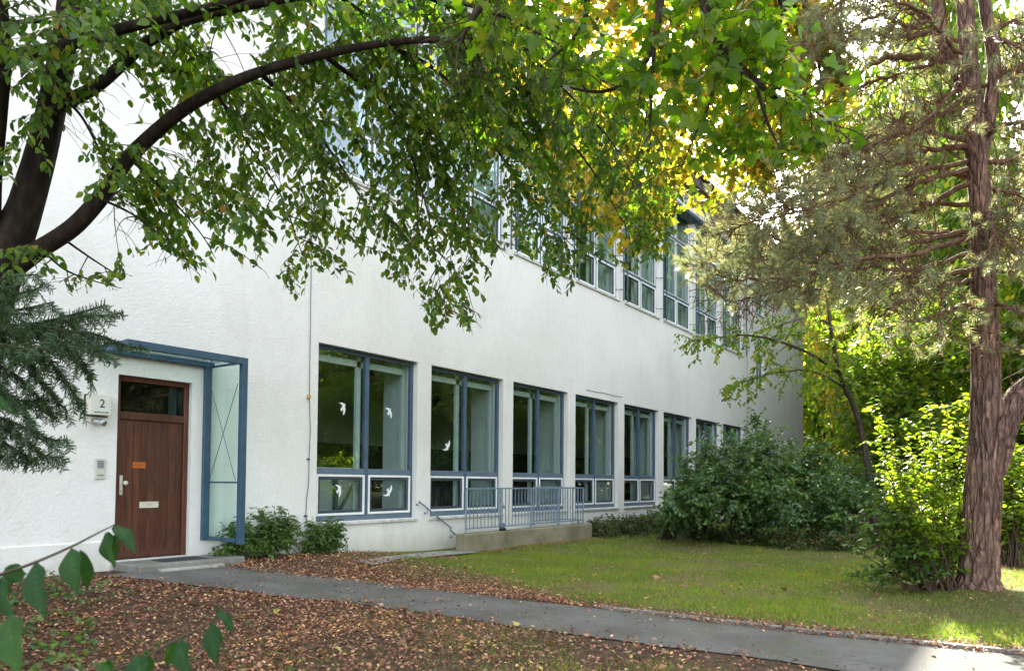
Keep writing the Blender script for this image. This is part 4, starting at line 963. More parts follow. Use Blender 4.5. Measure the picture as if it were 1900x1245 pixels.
overhead('yellow_maple_tree', 'maple with sunlit yellow green leaves between the facade windows and the pine', yb, ([yb-[0, 0, .2], yb+[0, 0, 2], yb+[.1, .2, 4.5], yb+[.1, .6, 6.6], yb+[0, .9, 9]], [.25, .21, .18, .15, .08]),
  [[tuple(at(1490, -20, 9.4))+(.03,), tuple(at(1440, 90, 9.9))+(.02,), tuple(at(1430, 190, 10.0))+(.012,), tuple(at(1370, 270, 10.0))+(.005,)],
   [tuple(at(1490, -20, 9.4))+(.03,), tuple(at(1500, 120, 10.0))+(.02,), tuple(at(1500, 230, 10.2))+(.012,), tuple(at(1440, 310, 10.2))+(.005,)],
   [tuple(at(1500, -160, 9.6))+(.05,), tuple(at(1440, 0, 10.2))+(.035,), tuple(at(1470, 150, 10.4))+(.025,), tuple(at(1450, 260, 10.5))+(.014,), tuple(at(1400, 340, 10.5))+(.005,)],
   [tuple(at(1330, 80, 9.7))+(.03,), tuple(at(1330, 200, 10.2))+(.02,), tuple(at(1300, 300, 10.4))+(.012,), tuple(at(1270, 370, 10.5))+(.005,)],
   [yk+(.12,), tuple(at(1640, -260, 9.6))+(.09,), tuple(at(1500, -160, 9.6))+(.07,), tuple(at(1400, -40, 9.6))+(.05,), tuple(at(1330, 80, 9.7))+(.035,), tuple(at(1260, 200, 9.8))+(.025,), tuple(at(1200, 330, 9.9))+(.014,), tuple(at(1185, 420, 9.9))+(.005,)],
   [tuple(at(1500, -160, 9.6))+(.06,), tuple(at(1490, -20, 9.4))+(.035,), tuple(at(1510, 80, 9.3))+(.022,), tuple(at(1530, 170, 9.2))+(.010,)],
   [tuple(at(1400, -40, 9.6))+(.045,), tuple(at(1250, 30, 9.2))+(.035,), tuple(at(1130, 120, 9.0))+(.025,), tuple(at(1060, 230, 8.9))+(.015,), tuple(at(1010, 330, 8.8))+(.006,)],
   [tuple(at(1400, -40, 9.6))+(.04,), tuple(at(1420, 80, 9.8))+(.025,), tuple(at(1400, 190, 9.9))+(.015,), tuple(at(1340, 280, 9.9))+(.006,)],
   [tuple(at(1330, 80, 9.7))+(.03,), tuple(at(1180, 150, 9.4))+(.02,), tuple(at(1120, 280, 9.3))+(.012,), tuple(at(1110, 380, 9.3))+(.005,)],
   [tuple(at(1250, 30, 9.2))+(.03,), tuple(at(1080, 40, 8.8))+(.02,), tuple(at(960, 100, 8.6))+(.012,), tuple(at(900, 200, 8.5))+(.005,)],
   [tuple(at(1400, -40, 9.6))+(.04,), tuple(at(1300, -60, 9.0))+(.03,), tuple(at(1150, -40, 8.6))+(.02,), tuple(at(1000, 10, 8.4))+(.008,)]],
  L_YELL, T_MAPLE, .105, .05, ([860, 930, 1000, 1100, 1170, 1215, 1250, 1300, 1370, 1440, 1520, 1570], [250, 330, 360, 430, 490, 460, 400, 395, 380, 350, 300, 240]), .085, (.35, .9), (6, .042))

# ------------------------------------------------------------------ yew boughs at the left edge
yw0 = at(-190, 900, 3.15); yw0[2] = float(gz(yw0[0], yw0[1]))
yew = empty('yew_tree', yw0, 'dark green yew with drooping needle sprays at the left edge before the house number', 'tree')
rel(bark_trunk('trunk', [yw0-[0, 0, .1], yw0+[0, 0, .8], at(-185, 700, 3.2), at(-170, 480, 3.3), at(-160, 300, 3.3)], [.13, .11, .09, .07, .04], BARK_P, None, 28, 70, .08, 1.2, 5), yew)
yl = Leaves(); yt = MB()
ybr = [[(-175, 600, 3.2), (-60, 560, 3.1), (20, 548, 3.0), (70, 535, 2.95), (78, 524, 2.95)],
       [(-175, 640, 3.2), (-60, 610, 3.1), (50, 602, 3.0), (120, 588, 2.95), (165, 575, 2.9), (196, 566, 2.9)],
       [(-60, 610, 3.1), (60, 612, 3.0), (150, 588, 3.05), (200, 585, 3.1), (224, 580, 3.1)],
       [(50, 602, 3.0), (110, 612, 2.9), (180, 622, 2.85), (230, 640, 2.85), (272, 648, 2.85)],
       [(110, 612, 2.9), (160, 635, 2.85), (190, 655, 2.8), (216, 668, 2.8)],
       [(60, 612, 3.0), (120, 640, 2.9), (150, 672, 2.85), (172, 706, 2.85)],
       [(20, 620, 3.0), (80, 660, 2.9), (120, 705, 2.85), (148, 750, 2.85)],
       [(-60, 640, 3.1), (30, 655, 3.0), (80, 710, 2.9), (112, 750, 2.9), (122, 756, 2.9)],
       [(-60, 660, 3.1), (20, 690, 3.0), (70, 735, 2.95), (102, 776, 2.9)],
       [(-175, 720, 3.2), (-60, 720, 3.1), (20, 740, 3.0), (70, 745, 2.95), (100, 738, 2.95)],
       [(-175, 780, 3.2), (-70, 770, 3.1), (0, 775, 3.0), (60, 800, 2.9), (95, 815, 2.9), (126, 817, 2.9)],
       [(-70, 770, 3.1), (0, 790, 3.0), (50, 820, 2.95), (85, 845, 2.9), (118, 848, 2.9)],
       [(-70, 780, 3.1), (-10, 810, 3.0), (30, 835, 2.95), (60, 850, 2.9)],
       [(-60, 560, 3.1), (0, 520, 3.1), (40, 512, 3.1), (72, 510, 3.1)],
       [(-60, 690, 3.1), (0, 720, 2.9), (40, 760, 2.85), (60, 790, 2.85)],
       [(-60, 600, 3.1), (10, 580, 2.9), (60, 570, 2.85), (100, 560, 2.85)],
       [(-60, 640, 3.1), (0, 640, 2.85), (60, 650, 2.8), (110, 640, 2.75), (150, 640, 2.75)],
       [(-90, 800, 3.1), (-40, 830, 3.0), (0, 845, 3.0), (22, 852, 3.0)]]
def yew_needles(c_):
    PP, TT = along(c_, .0029); n = len(PP); roll = rng.uniform(.5, 1.5)*rng.choice([-1, 1])
    s0 = nrm(np.cross(TT, np.array([0, 0, 1.0]))+1e-3); u0 = np.cross(s0, TT); s1 = s0*math.cos(roll)+u0*math.sin(roll); n1 = np.cross(TT, s1)
    sd = s1*np.where(np.arange(n) % 2, 1, -1)[:, None]
    yl.add(PP, nrm(sd+TT*.5+rng.normal(0, .2, (n, 3))+[0, 0, -.15]), nrm(n1+rng.normal(0, .4, (n, 3))), rng.uniform(.019, .030, n))
for rows in ybr:
    C = smooth_path([at(*r) for r in rows], 8*len(rows)); yt.tube(list(C), list(np.linspace(.009, .002, len(C))), 5, cap=False)
    tp, tn = along(C, .0145, .05)
    for j in range(len(tp)):
        u, v, d = proj(tp[j][None])
        if u[0] < -90: continue
        s_ = nrm(np.cross(tn[j], np.array([0, 0, 1.0]))+1e-3)*(1 if j % 2 else -1)
        Ls = rng.uniform(.05, .17)*(1-.5*j/len(tp))
        sh = grow(tp[j], unit(tn[j]*.8+s_*.7+rng.normal(0, .2, 3)+[0, 0, -.30]), Ls, 5, 1.0, .07)
        if u[0] > 190: sh = sh[:3]
        yt.tube(list(sh), list(np.linspace(.002, .001, len(sh))), 3, cap=False)
        yew_needles(sh)
    yew_needles(C[len(C)//3:])
rel(yt.build('twigs', [plain('yew_twig', (.030, .035, .016), .85, .15, 0, .3, 20)]), yew); P, A, N, S = yl.cat()
rel(leaf_mesh('foliage', P, A, N, S, T_FLAT, L_YEW, W=S*.14), yew); LOG('yew', len(P))

# ------------------------------------------------------------------ pine at the right
pb = np.array([PINE[0], PINE[1], float(gz(*PINE))])
pine = empty('pine_tree', pb, 'tall pine with reddish forked trunk and needle branches on the lawn', 'tree')
D0 = 9.62
def pp_(u, v, dd=0): return at(u, v, D0+dd)
tr = [pb-[0, 0, .25], pb+[0, 0, .02], pp_(1816, 1060), pp_(1820, 980), pp_(1826, 880), pp_(1827, 800), pp_(1829, 700), pp_(1826, 600), pp_(1824, 520), pp_(1822, 400), pp_(1812, 300), pp_(1806, 200), pp_(1797, 100), pp_(1790, 0), pp_(1782, -200), pp_(1775, -420)]
rel(bark_trunk('trunk', tr, [.35, .29, .245, .225, .218, .190, .172, .165, .150, .140, .128, .118, .105, .10, .08, .04], BARK_P, None, 120, 620, .085, 2.4, 6.5), pine)
rel(bark_trunk('limb', [pp_(1830, 900, -.02), pp_(1846, 850, -.06), pp_(1862, 790, -.08), pp_(1886, 742, -.08), pp_(1930, 700, -.08), pp_(1985, 640, -.05), pp_(2030, 540), pp_(2050, 380), pp_(2060, 100)], [.15, .178, .170, .158, .145, .135, .12, .10, .06], BARK_P, None, 90, 300, .085, 2.4, 6.5), pine)
rel(bark_trunk('limb', [pp_(1816, 215), pp_(1805, 180), pp_(1780, 140), pp_(1757, 95), pp_(1742, 50), pp_(1740, 0), pp_(1738, -120)], [.10, .095, .09, .085, .08, .075, .05], BARK_P, None, 40, 90, .07, 1.0, 6), pine)
rel(bark_trunk('limb', [pp_(1820, 300), pp_(1838, 200), pp_(1845, 130), pp_(1836, 60), pp_(1826, 0), pp_(1825, -120)], [.09, .085, .08, .075, .07, .05], BARK_P, None, 40, 90, .07, 1.0, 6), pine)
pbr = [[(1757, 110, 0, .055), (1740, 112, 0, .05), (1690, 108, -.2, .045), (1640, 108, -.3, .038), (1590, 140, -.4, .025), (1550, 170, -.4, .012)],
 [(1785, 165, 0, .035), (1700, 205, .3, .028), (1640, 240, .4, .02), (1580, 270, .4, .010)],
 [(1790, 180, 0, .035), (1720, 230, -.4, .028), (1650, 255, -.6, .02), (1575, 285, -.7, .010)],
 [(1795, 275, 0, .045), (1740, 275, .1, .035), (1677, 285, .2, .028), (1600, 300, .2, .018), (1530, 340, .2, .008)],
 [(1795, 315, 0, .04), (1702, 340, -.3, .033), (1620, 385, -.5, .025), (1540, 440, -.6, .016), (1450, 490, -.6, .008)],
 [(1800, 340, 0, .04), (1700, 390, .3, .03), (1600, 430, .5, .022), (1480, 470, .6, .014), (1380, 490, .6, .007)],
 [(1800, 430, 0, .04), (1720, 445, 0, .033), (1640, 458, 0, .026), (1540, 465, 0, .02), (1430, 440, 0, .014), (1340, 430, 0, .007)],
 [(1800, 440, 0, .04), (1700, 470, -.5, .032), (1600, 480, -.8, .025), (1480, 510, -1., .017), (1380, 520, -1., .012), (1320, 510, -1., .006)],
 [(1800, 500, 0, .035), (1720, 512, .2, .028), (1640, 520, .4, .02), (1540, 535, .5, .012), (1480, 560, .5, .006)],
 [(1806, 520, 0, .03), (1740, 530, -.3, .024), (1680, 552, -.5, .018), (1630, 590, -.6, .010)],
 [(1805, 560, 0, .03), (1760, 575, -.4, .022), (1720, 590, -.7, .012), (1690, 600, -.8, .006)],
 [(1790, 330, .1, .04), (1690, 300, .8, .03), (1590, 310, 1.2, .022), (1480, 370, 1.5, .015), (1380, 400, 1.6, .009), (1320, 395, 1.6, .005)],
 [(1800, 380, .1, .035), (1700, 380, .9, .028), (1600, 400, 1.3, .02), (1480, 420, 1.5, .012), (1400, 470, 1.6, .006)],
 [(1740, 40, 0, .035), (1680, 20, .2, .028), (1620, -10, .3, .02), (1550, 10, .3, .010)],
 [(1742, 30, 0, .03), (1690, 50, -.4, .025), (1630, 30, -.6, .018), (1570, 60, -.7, .010), (1530, 90, -.7, .005)],
 [(1800, 90, 0, .03), (1720, 60, .5, .024), (1640, 80, .8, .016), (1560, 70, .9, .008)],
 [(1835, 130, 0, .04), (1870, 135, -.1, .03), (1930, 120, -.2, .02), (2000, 140, -.3, .01)],
 [(1825, 160, 0, .03), (1880, 150, .2, .022), (1950, 130, .4, .012)],
 [(1830, 300, 0, .035), (1870, 300, .2, .028), (1920, 280, .4, .02), (1990, 300, .4, .01)],
 [(1835, 420, 0, .035), (1880, 440, -.2, .025), (1940, 450, -.3, .015), (2000, 480, -.3, .007)],
 [(1840, 500, 0, .03), (1880, 505, .3, .022), (1930, 490, .4, .014), (1990, 500, .4, .007)],
 [(1840, 620, 0, .025), (1862, 640, -.2, .02), (1885, 650, -.3, .012), (1910, 655, -.3, .006)],
 [(1800, 110, 0, .03), (1760, 180, -.6, .022), (1710, 230, -.9, .014), (1650, 300, -1., .007)],
 [(1845, 380, 0, .03), (1860, 400, -.4, .02), (1880, 420, -.6, .010), (1900, 430, -.6, .005)],
 [(1810, 400, 0, .03), (1830, 420, -.5, .02), (1850, 440, -.8, .010), (1860, 455, -.8, .005)],
 [(1835, 60, 0, .03), (1880, 40, .1, .022), (1930, 60, .1, .012)]]
pbr += [[(1690, 240, 1.0, .024), (1570, 285, 1.6, .018), (1460, 340, 2.0, .012), (1375, 365, 2.0, .006)], [(1680, 300, .8, .024), (1580, 340, 1.2, .018), (1480, 385, 1.4, .012), (1395, 410, 1.4, .006)], [(1570, 285, 1.6, .016), (1490, 300, 2.2, .012), (1410, 330, 2.4, .006)],
 [(1740, 60, 0, .035), (1660, 70, .6, .026), (1580, 60, 1.0, .018), (1500, 90, 1.2, .012), (1450, 130, 1.2, .006)],
 [(1742, 20, 0, .03), (1650, -40, .5, .024), (1560, -50, .8, .018), (1490, -20, 1.0, .012), (1440, 40, 1.0, .006)],
 [(1757, 110, 0, .035), (1660, 140, 1.0, .026), (1570, 170, 1.5, .018), (1500, 220, 1.8, .012), (1440, 260, 1.8, .006)],
 [(1790, 260, 0, .035), (1690, 240, 1.0, .026), (1590, 250, 1.5, .018), (1500, 290, 1.8, .012), (1420, 330, 1.9, .006)],
 [(1795, 300, 0, .035), (1660, 330, -.6, .026), (1560, 370, -1.0, .018), (1450, 400, -1.2, .012), (1360, 420, -1.2, .006)],
 [(1800, 440, 0, .035), (1680, 430, .8, .026), (1560, 430, 1.4, .018), (1440, 460, 1.6, .012), (1300, 480, 1.6, .006)],
 [(1800, 470, 0, .03), (1690, 500, -.3, .026), (1560, 500, -.6, .018), (1420, 545, -.8, .012), (1345, 560, -.8, .006)],
 [(1795, 110, 0, .03), (1700, 20, -.8, .022), (1600, -10, -1.2, .014), (1520, 30, -1.4, .007)],
 [(1830, 60, 0, .03), (1870, 80, -.8, .022), (1920, 100, -1.2, .012)], [(1830, 250, 0, .03), (1870, 230, -.8, .022), (1930, 240, -1.2, .012)], [(1830, 350, 0, .03), (1880, 360, .8, .022), (1940, 380, 1.2, .012)], [(1840, 560, 0, .025), (1880, 575, -.5, .02), (1930, 590, -.8, .01)]]
pt = MB(); shoots = []
def dens_p(u, v):                            # how leafy a spot of the pine is: bare brown twigs inside, needles outside
    d = np.where(u < 1620, 1.0, np.where(u < 1760, .42, .55))
    d = np.where((v > 330) & (u < 1520), 1.0, d); d = np.where((u > 1560) & (u < 1760) & (v > 90) & (v < 330), .30, d)
    return d
for rows in pbr:
    Q = smooth_path([list(pp_(u, v, dd))+[r] for u, v, dd, r in rows], 7*len(rows)); C = Q[:, :3]
    m_ = MB(); C = C+np.concatenate([np.zeros((1, 3)), rng.normal(0, .012, (len(C)-1, 3))]); m_.tube(list(C), list(Q[:, 3]), 7); rel(m_.build('branch', [PTWIG], smooth=True), pine)
    L = np.linalg.norm(np.diff(C, axis=0), axis=1).sum(); n = int(L/.055)
    for j in range(n):
        f = .12+.88*(j+rng.random())/n; p, t = frac_path(C, f)
        s_ = grow(p, unit(t*.7+rand_perp(t)*.75+[0, 0, -.05]), rng.uniform(.25, .85)*(1.15-.5*f), 7, .10, .16)
        pt.tube(list(s_), list(np.linspace(.010*(1.2-f), .004, len(s_))), 5, cap=False)
        ends = [s_[4:]]
        for _ in range(3):
            q, tq = frac_path(s_, rng.uniform(.3, .95)); e = grow(q, unit(tq*.7+rand_perp(tq)*.8), rng.uniform(.15, .40), 5, -.05, .14)
            pt.tube(list(e), list(np.linspace(.005, .003, len(e))), 4, cap=False); ends.append(e[2:])
        u, v, _ = proj(s_[-1][None])
        for e in ends:
            lim_u = np.interp(v[0], [200, 330, 440, 470, 500, 540, 570, 600, 640], [1330, 1345, 1330, 1285, 1270, 1330, 1440, 1560, 1600])+rng.normal(0, 18)
            if rng.random() < dens_p(u, v)[0]*(.40 if u[0] > 1520 else .52) and u[0] > lim_u and v[0] < 660: shoots.append(e)
rel(pt.build('twigs', [PTWIG]), pine)
nl = Leaves()
for e in shoots:
    L = np.linalg.norm(np.diff(e, axis=0), axis=1).sum(); n = int(rng.uniform(75, 120))
    f = rng.random(n)**.7; i = np.clip((f*(len(e)-1)).astype(int), 0, len(e)-2); fr = (f*(len(e)-1)-i)[:, None]
    PP = e[i]*(1-fr)+e[i+1]*fr; TT = nrm(e[i+1]-e[i]); a = rng.normal(size=(n, 3)); a = nrm(a-TT*(a*TT).sum(1, keepdims=True))
    open_ = rng.uniform(.5, .95)
    nl.add(PP, nrm(TT*open_+a*.8), nrm(rng.normal(size=(n, 3))), np.full(n, rng.uniform(.085, .13))*rng.uniform(.8, 1.1, n))
P, A, N, S = nl.cat(); rel(leaf_mesh('needles', P, A, N, S, T_NEEDLE, L_PINE, W=.0048), pine); LOG('pine needles', len(P), len(shoots))

# ------------------------------------------------------------------ shrubs
def shrub(name, label, cat, px_list, stems, spread, size, leafmat, depth_ground, group=None, twig=TWIG, T=T_OVAL, leafstep=.05, limit=None, hang=.25, sub=(5, .22, .6), stem_r=.012, seedk=0, arch=.5, floor_=.02, trim=None):
    """a shrub: arching stems rooted at one place and reaching the given tip points, with leafy side shoots"""
    base = np.array(depth_ground, float)
    root = empty(name, base, label, cat, group)
    lv = Leaves(); wd = MB()
    for tip in px_list:
        for _ in range(stems):
            tp = np.array(tip)+rng.normal(0, 1, 3)*np.array([spread, spread, spread*.55])
            b = base+np.array([rng.normal(0, .12), rng.normal(0, .12), 0]); b[2] = base[2]
            mid = b*.45+tp*.55+np.array([0, 0, arch*.35*np.linalg.norm(tp[:2]-b[:2])]); low = b*.75+tp*.25+np.array([0, 0, arch*.28*np.linalg.norm(tp-b)])
            C = smooth_path([b, low, mid, tp], 16); C = C+np.concatenate([np.zeros((1, 3)), rng.normal(0, .012, (15, 3))])
            wd.tube(list(C), list(np.linspace(stem_r, stem_r*.25, 16)), 5, cap=False)
            nsub = sub[0]+int(np.linalg.norm(tp-b)*4)
            for j in range(nsub):
                f = .22+.78*rng.random(); p, t = frac_path(C, f)
                s_ = grow(p, unit(t*.6+rand_perp(t)*.9+[0, 0, .12]), rng.uniform(sub[1], sub[2])*(1.15-.5*f), 6, .45, .12)
                wd.tube(list(s_), list(np.linspace(.005, .002, len(s_))), 4, cap=False)
                put_leaves(lv, s_, leafstep, size, .8, hang, .35, .03)
            put_leaves(lv, C[8:], leafstep, size, .8, hang, .3)
    P, A, N, S = lv.cat(); k = P[:, 2]+np.minimum(A[:, 2]*S, 0) > gz(P[:, 0], P[:, 1])+floor_
    k &= P[:, 1] < WY-.05
    if trim is not None: k &= trim(P)
    rel(wd.build('stems', [twig]), root); rel(leaf_mesh('foliage', P[k], A[k], N[k], S[k], T, leafmat), root)
    LOG(name, k.sum()); return root
def gpt(u, v): return on_ground(u, v)
def tips(d, *uv): return [at(u, v, d+rng.uniform(-.3, .3)) for u, v in uv]
# dark shrubs along the facade, left to right
sg = 'dark shrubs along the facade'
DK = [(17.7, 7.6, [(1300, 905), (1335, 880), (1315, 935), (1365, 905), (1340, 930), (1292, 945)], 16.4, 'dark green shrub leftmost of the row, under the sixth window'),
      (18.6, 7.2, [(1310, 850), (1345, 822), (1380, 812), (1360, 860), (1405, 850), (1330, 885)], 17.4, 'tall dark shrub covering the last lower windows'),
      (19.6, 6.4, [(1392, 800), (1412, 782), (1430, 822), (1455, 848), (1420, 860), (1460, 880)], 18.6, 'dark shrub with the highest pointed top in the row before the facade'),
      (18.2, 5.6, [(1400, 890), (1440, 900), (1380, 920), (1470, 915), (1350, 930), (1420, 940)], 16.9, 'low dark shrub in front of the pointed one'),
      (20.6, 5.2, [(1475, 850), (1505, 832), (1535, 846), (1500, 880), (1540, 890), (1480, 900)], 18.6, 'dark shrub hiding the foot of the building corner'),
      (19.3, 4.2, [(1520, 900), (1560, 890), (1590, 905), (1540, 935), (1490, 930), (1600, 935)], 17.2, 'dark shrub at the lawn edge, left of the sunlit shrub'),
      (22.5, 4.3, [(1560, 855), (1595, 850), (1625, 865), (1580, 890), (1640, 890)], 20.2, 'dark shrub half hidden behind the sunlit shrub'),
      (23.0, 2.7, [(1660, 900), (1700, 885), (1740, 900), (1680, 930), (1760, 920)], 19.8, 'dark shrub mostly hidden behind the sunlit shrub')]
for x, y, uv, d, lab in DK:
    shrub('shrub', lab, 'shrub', tips(d, *uv), 6, .32, .112, L_BUSH, (x, y, float(gz(x, y))), sg, leafstep=.047, sub=(6, .3, .75), stem_r=.016)
# green shrub seen right of the pine trunk
shrub('shrub', 'rounded green shrub seen right of the pine trunk', 'shrub', tips(15.2, (1870, 850), (1890, 900), (1885, 950), (1915, 860), (1905, 980), (1865, 990), (1930, 930), (1875, 820)), 5, .30, .12, L_LIME, (15.6, .25, 0), leafstep=.055, sub=(6, .3, .7))
# sunlit shrub left of the pine
lb = gpt(1738, 1092)
lt = [at(u, v, 9.9+dd) for u, v, dd in ((1612, 765, .3), (1640, 800, .2), (1665, 840, .0), (1690, 775, .1), (1728, 770, .3), (1760, 800, .2), (1742, 845, -.1), (1800, 790, .5), (1778, 740, .4), (1815, 730, .6), (1820, 850, .6), (1795, 900, .4), (1700, 890, -.1), (1660, 900, .1), (1770, 940, .2), (1720, 930, -.3), (1635, 870, .5), (1810, 960, .7))]
shrub('shrub', 'sunlit yellow green shrub with arching shoots left of the pine trunk', 'shrub', lt, 2, .12, .085, L_LIME, lb, leafstep=.036, sub=(6, .2, .5), stem_r=.014, arch=.1, trim=lambda P: P[:, 2] > .30)
ll = [at(u, v, 9.9+dd) for u, v, dd in ((1600, 905, .4), (1580, 960, .5), (1610, 1010, .2), (1640, 960, 0), (1660, 1010, -.2), (1690, 970, -.2), (1700, 1020, -.3), (1630, 1055, -.2), (1600, 1060, 0), (1720, 990, .1), (1655, 930, .2))]
shrub('shrub', 'darker spreading shrub at the foot of the sunlit shrub', 'shrub', ll, 2, .12, .085, leaf_mat('shade_tinted_shrub_leaves', [(0, (.034, .09, .020)), (.6, (.052, .12, .024)), (1, (.085, .15, .028))], .48, .4, .4), lb+[-.25, .15, 0], leafstep=.036, sub=(6, .2, .5), stem_r=.012, arch=.1, trim=lambda P: P[:, 2] > .16)  # darker leaf copy: shade on the bush's lower left put into the colour
# low growth along the wall right of the railing
us = np.array([1105, 1125, 1150, 1180, 1210, 1240, 1270, 1300, 1340, 1380, 1420, 1460, 1500, 1540, 1580]); vs_ = np.array([990, 992, 993, 996, 998, 1000, 1004, 1008, 1012, 1016, 1020, 1024, 1026, 1028, 1029])
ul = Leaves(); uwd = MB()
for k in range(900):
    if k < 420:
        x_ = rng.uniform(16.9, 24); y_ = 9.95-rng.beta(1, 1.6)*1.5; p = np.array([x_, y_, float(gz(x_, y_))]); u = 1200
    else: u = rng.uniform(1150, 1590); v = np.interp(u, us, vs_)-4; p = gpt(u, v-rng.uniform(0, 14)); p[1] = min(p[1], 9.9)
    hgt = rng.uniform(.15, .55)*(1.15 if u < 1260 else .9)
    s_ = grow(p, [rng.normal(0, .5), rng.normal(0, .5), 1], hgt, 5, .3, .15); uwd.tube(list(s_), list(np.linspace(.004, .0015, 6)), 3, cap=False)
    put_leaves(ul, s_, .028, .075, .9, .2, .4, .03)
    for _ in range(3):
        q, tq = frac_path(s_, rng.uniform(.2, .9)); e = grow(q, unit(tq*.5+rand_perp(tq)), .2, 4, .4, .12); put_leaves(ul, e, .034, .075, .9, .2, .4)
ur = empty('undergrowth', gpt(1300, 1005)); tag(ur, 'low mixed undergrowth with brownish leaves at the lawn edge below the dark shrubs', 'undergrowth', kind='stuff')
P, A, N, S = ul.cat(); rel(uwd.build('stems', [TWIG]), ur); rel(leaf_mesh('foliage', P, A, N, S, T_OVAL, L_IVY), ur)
# plants at the wall between the door canopy and the first window
def fern_like(name, label, base, tipl, n, spread):
    root = empty(name, base, label, 'plant'); lv = Leaves(); wd = MB()
    for tip in tipl:
        for _ in range(n):
            tp = np.array(tip)+rng.normal(0, spread, 3); b = np.array(base)+np.array([rng.normal(0, .12), rng.normal(0, .06), 0])
            C = smooth_path([b, b*.5+tp*.5+[0, 0, .12], tp], 12); wd.tube(list(C), list(np.linspace(.006, .002, 12)), 4, cap=False)
            for j in range(13):
                f = rng.uniform(.25, 1); p, t = frac_path(C, f); s_ = grow(p, unit(t*.5+rand_perp(t)+[0, -.2, .1]), rng.uniform(.10, .26), 5, .7, .08)
                wd.tube(list(s_), list(np.linspace(.0025, .001, 6)), 3, cap=False); put_leaves(lv, s_, .017, .050, .95, .25, .2)
    P, A, N, S = lv.cat(); k = (P[:, 1] < WY-.03) & (P[:, 2] > gz(P[:, 0], P[:, 1])+.01)
    rel(wd.build('stems', [TWIG]), root); rel(leaf_mesh('foliage', P[k], A[k], N[k], S[k], T_OVAL, L_SMALL), root); LOG(name, k.sum())
def wp(u, v, y): return on_wall(u, v, y)
fern_like('wall_plant', 'feathery green plant at the wall beside the canopy post', (7.15, 9.90, float(gz(7.15, 9.9))), [wp(u, v, 9.85) for u, v in ((420, 985), (455, 970), (480, 955), (515, 952), (540, 960), (500, 975), (470, 1000), (530, 990), (555, 985), (440, 1015), (500, 1010), (415, 1020), (545, 1012))], 4, .08)
fern_like('wall_plant', 'small feathery plant right under the left end of the first window', (8.45, 9.92, float(gz(8.45, 9.92))), [wp(u, v, 9.87) for u, v in ((575, 975), (605, 975), (622, 980), (590, 990), (615, 1000), (570, 1005), (595, 1012), (625, 1010))], 4, .07)
# young plants and ivy on the bed at lower left
sl2 = Leaves(); sw = MB()
for k in range(250):
    if k < 150: u, v = rng.uniform(-60, 190), rng.uniform(1095, 1290)
    elif k < 185: u, v = rng.uniform(-40, 120), rng.uniform(1060, 1110)
    else: u, v = rng.uniform(150, 560), rng.uniform(1090, 1250)
    p = gpt(u, v); hgt = rng.uniform(.04, .17)*(1.4 if v > 1180 and u < 120 else 1)*(.35 if k >= 185 else 1)
    s_ = grow(p, [rng.normal(0, .3), rng.normal(0, .3), 1], hgt, 4, .2, .1); sw.tube(list(s_), list(np.linspace(.002, .001, 5)), 3, cap=False)
    n = int(rng.integers(3, 7)); a = rng.uniform(0, 6.28, n); A = np.stack([np.cos(a), np.sin(a), rng.normal(.0, .25, n)], 1)
    sl2.add(s_[-1]+A*.02+rng.normal(0, .012, (n, 3)), A, nrm(np.array([0, 0, 1.0])+rng.normal(0, .35, (n, 3))), rng.uniform(.03, .075, n)*(.6 if k >= 185 else 1))
sr = empty('ground_cover', gpt(100, 1150)); tag(sr, 'green seedlings and ivy growing through the brown leaves at lower left', 'ground cover', kind='stuff')
P, A, N, S = sl2.cat(); rel(sw.build('stems', [TWIG]), sr); rel(leaf_mesh('foliage', P, A, N, S, T_MAPLE, L_SMALL), sr)

